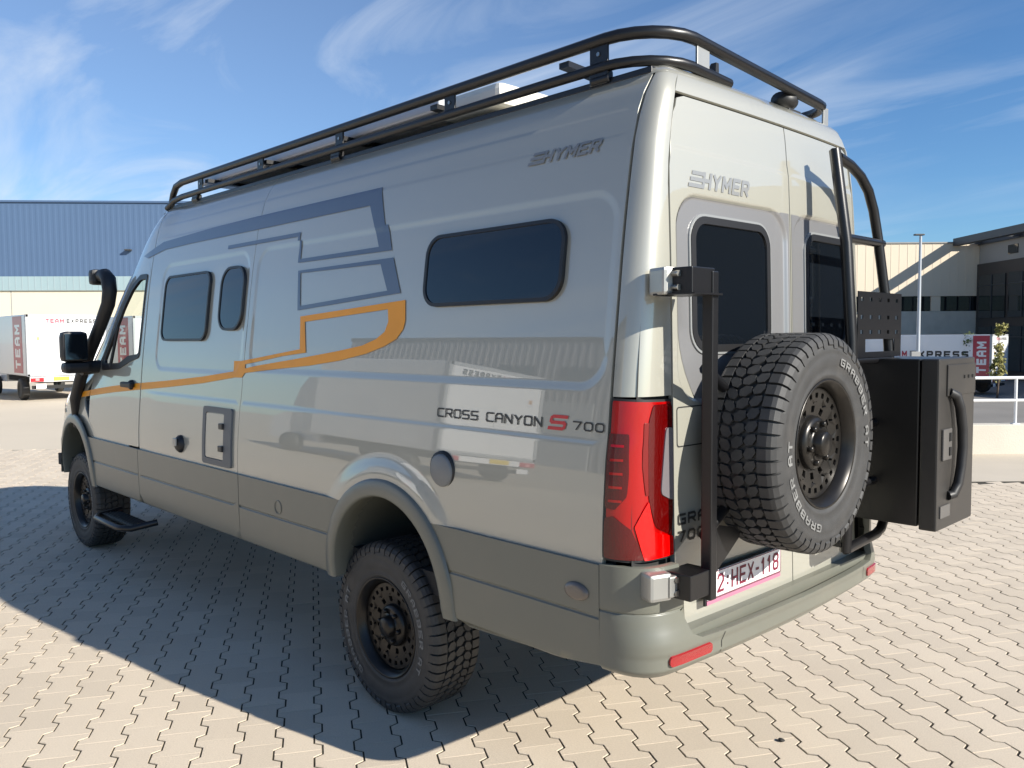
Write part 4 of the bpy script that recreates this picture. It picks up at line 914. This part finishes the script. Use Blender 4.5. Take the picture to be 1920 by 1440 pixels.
# ------------------------------------------------------------------ snorkel, mirror, step
mb = MB(); mb.tube([(-4.30, -.98, 1.02), (-4.22, -1.02, 1.25), (-4.08, -1.02, 1.42), (-3.92, -1.0, 1.62), (-3.76, -.955, 1.85), (-3.66, -.93, 2.0), (-3.63, -.925, 2.10), (-3.65, -.925, 2.19), (-3.72, -.925, 2.225), (-3.85, -.925, 2.225)], .06, 12, rs=[.045, .048, .046, .046, .047, .050, .053, .055, .052, .048]); sn = mb.build('snorkel', M['trim'], van)
mb = MB(); mb.box((-3.86, -.925, 2.215), (.10, .14, .12), 0, None, .03); mb.build('intake_head', M['trim'], sn)
for s in (-1, 1):
    mb = MB(); mb.box((-3.80, s*1.145, 1.675), (.13, .19, .235), 0, None, .045); mb.box((-3.80, s*1.13, 1.515), (.14, .20, .085), 0, None, .035); mb.tube([(-3.82, s*.95, 1.52), (-3.80, s*1.10, 1.50)], .05, 8); mir = mb.build('side_mirror', M['trim'], van)
    mb = MB(); mb.box((-3.733, s*1.145, 1.675), (.006, .155, .195), 0, None, .002); mb.build('mirror_glass', M['mirrorg'], mir)
    st = MB(); st.tube([(-3.30, s*1.0, .47), (-3.28, s*1.17, .455), (-3.20, s*1.21, .452), (-2.75, s*1.21, .452), (-2.66, s*1.16, .455), (-2.62, s*1.0, .48)], .022, 10); stp = st.build('side_step', M['black'], van)
    mb = MB(); mb.box((-2.97, s*1.09, .462), (.60, .13, .014), 0, None, .003)
    for k in range(6): mb.box((-2.97, s*(1.045+.018*k), .472), (.56, .005, .008))
    mb.build('tread_plate', M['black'], stp)
mb = MB(); mb.box((-5.28, 0, .72), (.14, 1.7, .30), 0, None, .06); mb.build('front_bumper', M['clad'], van)
for s in (-1, 1):
    mb = MB(); mb.box((-5.12, s*.72, 1.06), (.14, .26, .22), 0, None, .06); mb.build('headlight', M['headl'], van)

# the body narrows slightly towards its right flank
skip = {ladder, sbox, carrier}; rackset = {rackobj}.union(*[{c}.union(c.children) for c in rackobj.children])
def narrow(o):
    if o in skip: return
    if o.type == 'MESH' and o.name.split('.')[0] not in ('wheel', 'spare_wheel', 'licence_plate', 'plate_holder', 'seat'):
        for v in o.data.vertices:
            if o in rackset: v.co.z -= .055*ss(-.62, .55, v.co.y)*ss(-1.5, 1.2, v.co.x)
            if v.co.y > 0: v.co.y -= (.20 if o in rackset else .26)*v.co.y**2
    if o.name.split('.')[0] in ('wheel', 'spare_wheel', 'licence_plate', 'plate_holder'): return
    for c in o.children: narrow(c)
for c in list(van.children): narrow(c)

# ------------------------------------------------------------------ delivery trucks
def truck(loc, rz, label, Lb=4.2, sc_=.80, group=None, side_text=True, ban=(.55, 1.75)):
    """rear-left lower corner of the box at the origin, body towards -x, width towards +y (metres at scale 1)"""
    T = empty('delivery_truck', loc, rz, label, 'truck', group); T.scale = (sc_,)*3
    zb, zt, Wd = .88, 3.05, 2.62
    mb = MB(); mb.box((-Lb/2, Wd/2, (zb+zt)/2), (Lb, Wd, zt-zb), 0, None, .03); b = mb.build('cargo_box', M['truckwhite'], T)
    mb = MB()
    for y in (.03, Wd-.03): mb.box((.006, y, (zb+zt)/2), (.03, .08, zt-zb)); mb.box((-.04, y+(-.035 if y < 1 else .035), (zb+zt)/2), (.09, .02, zt-zb))
    mb.box((.006, Wd/2, zt-.04), (.03, Wd, .09)); mb.box((.006, Wd/2, zb+.03), (.03, Wd, .08)); mb.build('door_frame', M['truckgrey'], b)
    for k in range(2): mb = MB(); mb.box((.008, .09+(Wd-.18)*(.25+.5*k), (zb+zt)/2), (.02, (Wd-.2)/2-.01, zt-zb-.18)); mb.build('rear_door', M['truckwhite'], T)
    # lettering on the rear
    q = text2d('TEAM', .26); text_on('lettering', fit(q[0], .62, 1.22, zt-.30, zt-.15), q[1], lambda y, z: (.0215, y, z), M['truckred'], T)
    q = text2d('EXPRESS', .26); text_on('lettering', fit(q[0], 1.30, 2.30, zt-.30, zt-.15), q[1], lambda y, z: (.0215, y, z), M['blacklet'], T)
    mb = MB(); mb.box((.022, .36, 2.2), (.004, .18, .22)); mb.build('sticker', M['plate'], T)
    mb = MB(); mb.box((.0245, .36, 2.2), (.002, .09, .12)); mb.build('warning_mark', mat('marker_amber', (.55, .33, .16), .6), T)
    # red banner on the left side with white letters reading upwards
    mb = MB(); bc, bw = -(ban[0]+ban[1])/2, ban[1]-ban[0]; mb.box((bc, -.004, (zb+zt)/2+.02), (bw, .006, zt-zb-.14)); mb.build('banner', M['truckred'], T)
    q = text2d('TEAM', .26); vv = fit(q[0], zb+.25, zt-.35, 0, 1); text_on('lettering', vv, q[1], lambda a, b_: (bc-bw*.28+bw*.56*(1-b_), -.009, a), M['truckwhite'], T)
    if side_text:
        q = text2d('TEAM', .26); text_on('lettering', fit(q[0], -5.2, -4.05, 1.86, 2.22), q[1], lambda x, z: (x, -.009, z), M['truckred'], T)
        q = text2d('EXPRESS', .26); text_on('lettering', fit(q[0], -3.90, -1.05, 1.86, 2.22), q[1], lambda x, z: (x, -.009, z), M['blacklet'], T)
    mb = MB(); mb.box((-Lb/2, Wd/2, .72), (Lb-.1, 1.9, .18)); mb.box((-.10, Wd/2, .48), (.08, Wd-.3, .12)); mb.build('chassis', M['under'], T)
    mb = MB(); mb.box((.03, Wd/2, .76), (.05, Wd-.1, .18), 0, None, .01); rb = mb.build('rear_bumper', M['truckwhite'], T)
    for y in (.28, Wd-.28):
        mb = MB(); mb.box((.065, y, .76), (.03, .42, .15), 0, None, .01); tl = mb.build('tail_light', mat('truck_lamp', (.45, .01, .02), .2, coat=.7), T)
        mb = MB(); mb.box((.083, y, .76), (.01, .12, .08)); mb.build('lens', mat('lamp_pink', (.75, .3, .3), .2), tl)
    mb = MB(); mb.box((.063, Wd/2-.25, .77), (.01, .52, .14)); mb.build('licence_plate', M['yellow'], T)
    mb = MB(); mb.box((.05, .40, .52), (.02, .32, .16)); mb.build('placard', M['truckwhite'], T)
    for (x, y) in ((-1.1, .12), (-1.1, Wd-.12), (-Lb-1.1, .18), (-Lb-1.1, Wd-.18)):
        mb = MB(); mb.lathe([(0, -.11), (.20, -.11), (.22, -.13), (.36, -.12), (.39, -.08), (.39, .08), (.36, .12), (0, .12)], 24, Matrix.Translation((x, y, .39))); mb.build('wheel', M['rubber'], T)
    # cab
    x0 = -Lb-.12; cb = [(x0, .55), (x0, 2.0), (x0-.35, 2.38), (x0-.8, 2.40), (x0-1.45, 1.55), (x0-2.15, 1.30), (x0-2.3, 1.0), (x0-2.3, .5)]
    mb = MB(); Ls = len(cb); mb.add([(x, .33, z) for x, z in cb]+[(x, Wd-.33, z) for x, z in cb], [tuple(range(Ls)), tuple(range(2*Ls-1, Ls-1, -1))]+[(i, (i+1) % Ls, Ls+(i+1) % Ls, Ls+i) for i in range(Ls)]); cabo = mb.build('cab', M['truckwhite'], T)
    mb = MB(); mb.box((x0-.65, .32, 1.85), (.75, .02, .6)); mb.build('window', M['glass'], cabo)
    return T
LZ = -.0
ax = W(-13.55, 23.2); 
gl = 'white delivery trucks parked in the yard'
tl1 = truck((ax.x, ax.y, 0), 0, 'white box truck at the far left edge, its red banner side and yellow plate showing', group=gl, side_text=False)
truck((ax.x-.3, ax.y+3.0, 0), 0, 'white box truck seen through the camper cab window', group=gl, side_text=False)
truck((ax.x-.1, ax.y+6.0, 0), 0, 'white box truck hidden behind the camper, third in the left row', group=gl, side_text=False)
truck((ax.x+.2, ax.y-3.4, 0), 0, 'white box truck just outside the left edge of the picture', group=gl, side_text=False)
# right-hand row down in the sunken yard
ar = W(20.0, 34.6)
def truck_r(loc, label, Lb): return truck(loc, 0, label, Lb=Lb, sc_=.84, group=gl)
truck((ar.x, ar.y, -.9), 0, 'white delivery truck behind the storage box with a red banner at its tail', Lb=7.2, sc_=.84, group=gl, ban=(.05, .85))
truck((ar.x+8.9, ar.y+1.2, -.9), 0, 'white delivery truck cut by the right edge above the railing', Lb=6.0, sc_=.84, group=gl, ban=(.05, .85))
truck((ar.x-8.9, ar.y-1.0, -.9), 0, 'white delivery truck glimpsed under the ladder plate', Lb=5.6, sc_=.84, group=gl)
# the one mirrored in the camper's side
truck((-8.8, -11.2, 0), 0, 'white box truck standing opposite, mirrored in the glossy camper side', Lb=4.5, sc_=1.0, group=gl)

# ------------------------------------------------------------------ buildings
# blue hall on the left : faces the camera
def hall(name, label, r0, r1, d0, d1, zones, depthb=20, cat='building', slats=None):
    pass
bh = empty('warehouse', W(-40, 44), math.atan2(R2.y, R2.x), 'long warehouse with blue metal upper wall over a pale glazed strip and cream base', 'building')
# local x = along the wall (metres to the right), local y = away from the camera
Lw = 33
def wallbox(name, x0, x1, y0, y1, z0, z1, m_, parent, **k): mb = MB(); mb.box(((x0+x1)/2, (y0+y1)/2, (z0+z1)/2), (x1-x0, y1-y0, z1-z0)); return mb.build(name, m_, parent, **k)
rise = 2.0*0
base = wallbox('concrete_base', 0, Lw, 0, 24, 0, 4.38, M['cream'], bh)
for k in range(6):
    x = 3+k*5.0
    wallbox('panel_joint', x, x+.05, -.004, .01, 0, 4.36, M['grey2'], base)
for k in range(Lw):
    mb = MB(); mb.box((k+.5, -.05, 4.76), (.97, .1, .76)); mb.build('glazing_panel', M['translucent'], bh)
mb = MB()
for k in range(3*Lw+1): mb.box((k/3, -.05, 4.76), (.05, .12, .76))
mb.build('mullion', M['mullion'], bh, kind='stuff')
wallbox('blue_wall', 0, Lw, -.06, 24, 5.14, 9.10, M['bluecl'], bh)
# trapezoidal ribs of the cladding
mb = MB()
for k in range(int(Lw/.3)): mb.add([(k*.3+.06, -.06, 5.15), (k*.3+.10, -.066, 5.15), (k*.3+.20, -.066, 5.15), (k*.3+.24, -.06, 5.15), (k*.3+.06, -.06, 9.0), (k*.3+.10, -.066, 9.0), (k*.3+.20, -.066, 9.0), (k*.3+.24, -.06, 9.0)], [(0, 1, 5, 4), (1, 2, 6, 5), (2, 3, 7, 6)])
mb.build('cladding_rib', M['bluecl'], bh, kind='stuff')
wallbox('parapet_cap', 0, Lw, -.14, 24, 9.10, 9.20, M['blueedge'], bh)
for k in range(2):
    mb = MB(); mb.box((19.3+k*9.1, -.22, 6.55), (.34, .24, .08), 0, None, .02); mb.build('wall_lamp', M['roofedge'], bh)
bh.rotation_euler = (0, 0, math.atan2(R2.y, R2.x)+R(4.5))

# cream hall on the right
ch = empty('warehouse', W(-4, 50, -.9), math.atan2(R2.y, R2.x), 'cream clad warehouse beyond the trucks, crossed by a diagonal shadow', 'building')
wallbox('upper_wall', 0, 60, 0, 25, 4.86, 8.0, M['cream2'], ch)
mb = MB()
for k in range(int(60/.5)): mb.box((k*.5+.25, -.002, 6.42), (.05, .016, 3.1))
mb.build('cladding_rib', M['cream2'], ch, kind='stuff')
wallbox('lower_wall', 0, 60, .06, 25, 0, 3.96, M['wallc'], ch)
wallbox('window_recess', 0, 60, .25, 25, 3.96, 4.86, M['office'], ch)
for k in range(14):
    mb = MB(); mb.box((2.2+k*4.2, .16, 4.41), (3.6, .06, .84)); wnd = mb.build('window', M['officeglass'], ch)
    mb = MB(); mb.box((2.2+k*4.2, .12, 4.41), (.06, .06, .84)); mb.build('mullion', M['roofedge'], wnd)
    mb = MB(); mb.box((4.3+k*4.2, .10, 4.41), (.55, .12, .88)); mb.build('wall_pier', M['cream2'], ch)
wallbox('parapet_cap', 0, 60, -.06, 25, 8.0, 8.08, M['grey2'], ch)
for k in range(4):
    mb = MB(); mb.box((27.6+k*8, .03, 1.25), (1.6, .06, 2.5)); mb.build('door', M['officeglass'], ch)

# office wing projecting from the hall, its glazed flank turned to the camera, with an outrigger beam
of = empty('office_building', W(27.9, 38, -.9), math.atan2(R2.y, R2.x), 'dark glazed office wing with a thin projecting roof beam at the right edge', 'building')
wallbox('body', 0, 30, 0, 11.98, 0, 6.72, M['office'], of)
wallbox('upper_band', .12, 30, .1, 11.97, 6.72, 7.86, M['grey2'], of)
wallbox('roof', 0, 30, -.3, 11.96, 7.86, 8.2, M['roofedge'], of)
wallbox('outrigger_beam', -1.5, -1.05, -1.0, 11.95, 7.84, 8.26, M['roofedge'], of)
for k in range(4): wallbox('beam_bracket', -1.05, 0, .2+k*3.8, .34+k*3.8, 7.90, 8.1, M['roofedge'], of)
for k in range(4):
    for j in range(2):
        mb = MB(); mb.box((-.04, 1.6+k*2.9, 1.75+3.0*j), (.06, 2.6, 2.5)); wnd = mb.build('window', M['officeglass'], of)
        mb = MB(); mb.box((-.09, 1.6+k*2.9, 1.75+3.0*j), (.05, .05, 2.5)); mb.box((-.09, 1.6+k*2.9, 2.4+3.0*j), (.05, 2.6, .05)); mb.build('glazing_bar', M['roofedge'], wnd)
for k in range(3):
    mb = MB(); mb.box((.10, 2.2+k*3.2, 7.3), (.06, .9, .5)); mb.build('vent_window', M['officeglass'], of)

# hall behind the camera's left, seen mirrored in the van
gh = empty('warehouse', (-46, -46, 0), 0, 'long grey warehouse across the yard, mirrored in the camper side', 'building')
wallbox('wall', 0, 44, 0, 16, 0, 8.6, M['hall'], gh); wallbox('parapet_cap', -.1, 44.1, -.1, 16.08, 8.6, 8.85, M['roofedge'], gh)
mb = MB()
for k in range(80): mb.box((.3+k*.55, 16.02, 4.3), (.12, .06, 8.5))
mb.build('cladding_rib', M['hall'], gh, kind='stuff')
for k in range(5):
    mb = MB(); mb.box((4.5+k*8.2, 16.06, 1.9), (3.6, .12, 3.8)); dr = mb.build('loading_door', M['truckgrey'], gh)
for k in range(9):
    mb = MB(); mb.box((3+k*4.6, 16.05, 6.2), (2.6, .1, 1.1)); mb.build('window', M['officeglass'], gh)

# dark hall to the north-east, behind the viewer's right shoulder: its shaded face shows in the rear windows
eh = empty('warehouse', (1.48+.53*1.17*38-.89*30, -.3+.89*.97*38+.53*30, 0), math.atan2(-.53, .89), 'tall dark warehouse behind the viewer, reflected in the rear windows', 'building')
wallbox('wall', 0, 58, 0, 18, 0, 10.8, M['office'], eh); wallbox('parapet_cap', -.1, 58.1, -.1, 18.1, 10.8, 11.1, M['roofedge'], eh)
for k in range(6):
    mb = MB(); mb.box((5+k*9.4, -.05, 2.2), (4, .12, 4.4)); mb.build('loading_door', M['grey2'], eh)

# ------------------------------------------------------------------ lamp post, wall, railing, plants
def place(px, py_ground_depth): pass
lx = W((1721-960)/FPX*36, 36, -.9)
lpst = empty('lamp_post', lx, math.atan2(R2.y, R2.x), 'tall slim grey lamp post in front of the cream warehouse', 'lamp post')
mb = MB(); mb.tube([(0, 0, 0), (.02, 0, 6.85)], .07, 10, rs=[.09, .055]); mb.build('pole', M['lamp'], lpst)
mb = MB(); mb.box((-.05, 0, 6.87), (.42, .18, .07), 0, None, .02); mb.build('lamp_head', M['roofedge'], lpst)
mb = MB(); mb.box((-.16, -.10, 1.55), (.40, .16, .6), 0, None, .02); mb.build('switch_box', M['grey2'], lpst)
rw = empty('retaining_wall', W(3, 11.8), math.atan2(R2.y, R2.x), 'low cast concrete wall along the edge of the apron', 'wall')
for k in range(7):
    mb = MB(); mb.box((1.5+3.0*k, .12, -.24), (2.985, .24, 1.32), 0, None, .012); mb.build('wall_panel', M['wallc'], rw)
mb = MB(); mb.box((.12-.24, 20, -.5), (.24, 40, .96)); mb.build('wall_return', M['wallc'], rw)
rl = empty('railing', W(3, 11.85), math.atan2(R2.y, R2.x), 'pale galvanised tube railing on top of the low concrete wall', 'railing')
for zr in (1.085, .76): mb = MB(); mb.tube([(.1, .05, zr), (21, .05, zr)], .024, 10); mb.build('rail', M['rail'], rl)
x_ = (1911-960)/FPX*11.85-3
for k in range(-3, 8):
    xx = x_+k*1.75
    if xx < .05: continue
    mb = MB(); mb.tube([(xx, .05, .42), (xx, .05, 1.085)], .021, 10); mb.box((xx, .05, .425), (.10, .08, .012)); mb.build('post', M['rail'], rl)
def bush(px, d, zc, rad, hgt, label, lm, seed, stem=.8, n=1300):
    rg = random.Random(seed); T = empty('young_tree', W((px-960)/FPX*d, d, -.9), 0, label, 'tree')
    mb = MB(); mb.tube([(0, 0, 0), (.03, .02, stem), (.0, .04, hgt*.9)], .04, 6, rs=[.045, .035, .012])
    for k in range(5):
        a = rg.uniform(0, 6.28); z0 = rg.uniform(.4, .75)*hgt; mb.tube([(0, 0, z0), (math.cos(a)*rad*.7, math.sin(a)*rad*.7, z0+rad*.6)], .015, 5, rs=[.018, .006])
    mb.build('trunk', M['bark'], T)
    mb = MB()
    cl_ = [(rg.gauss(0, rad*.42), rg.gauss(0, rad*.42), rg.uniform(stem, hgt)) for _ in range(16)]
    for k in range(n):
        c = rg.choice(cl_); p = Vector((c[0]+rg.gauss(0, rad*.22), c[1]+rg.gauss(0, rad*.22), c[2]+rg.gauss(0, rad*.22))); s_ = rg.uniform(.04, .09)
        u = Vector((rg.gauss(0, 1), rg.gauss(0, 1), rg.gauss(0, 1))).normalized(); v = u.orthogonal().normalized()
        mb.add([p-u*s_, p+v*s_*.5, p+u*s_, p-v*s_*.5], [(0, 1, 2, 3)])
    me = bpy.data.meshes.new('crown'); me.from_pydata(mb.v, [], mb.f); me.materials.append(lm); o = bpy.data.objects.new('crown', me); COL.objects.link(o); o.parent = T
bush(1872, 33.5, 0, .30, 2.9, 'slender yellow-leaved young tree before the office glass', M['leafy'], 5)
bush(1808, 35.5, 0, .36, 2.7, 'small dark green tree at the corner of the office block', M['leaf'], 9)

# a dark pebble lying on the pavers
mb = MB(); bmx = bmesh.new(); bmesh.ops.create_icosphere(bmx, subdivisions=2, radius=.012); mb.add([(v.co.x*1.2*(1+.2*math.sin(v.co.y*300)), v.co.y, v.co.z*.6) for v in bmx.verts], [[v.index for v in f.verts] for f in bmx.faces]); bmx.free()
peb = mb.build('pebble', mat('dark_stone', (.03, .028, .025), .8)); peb.location = (1.413, .064, .006); tag(peb, 'small dark pebble lying on the sunny pavers at lower right', 'pebble')
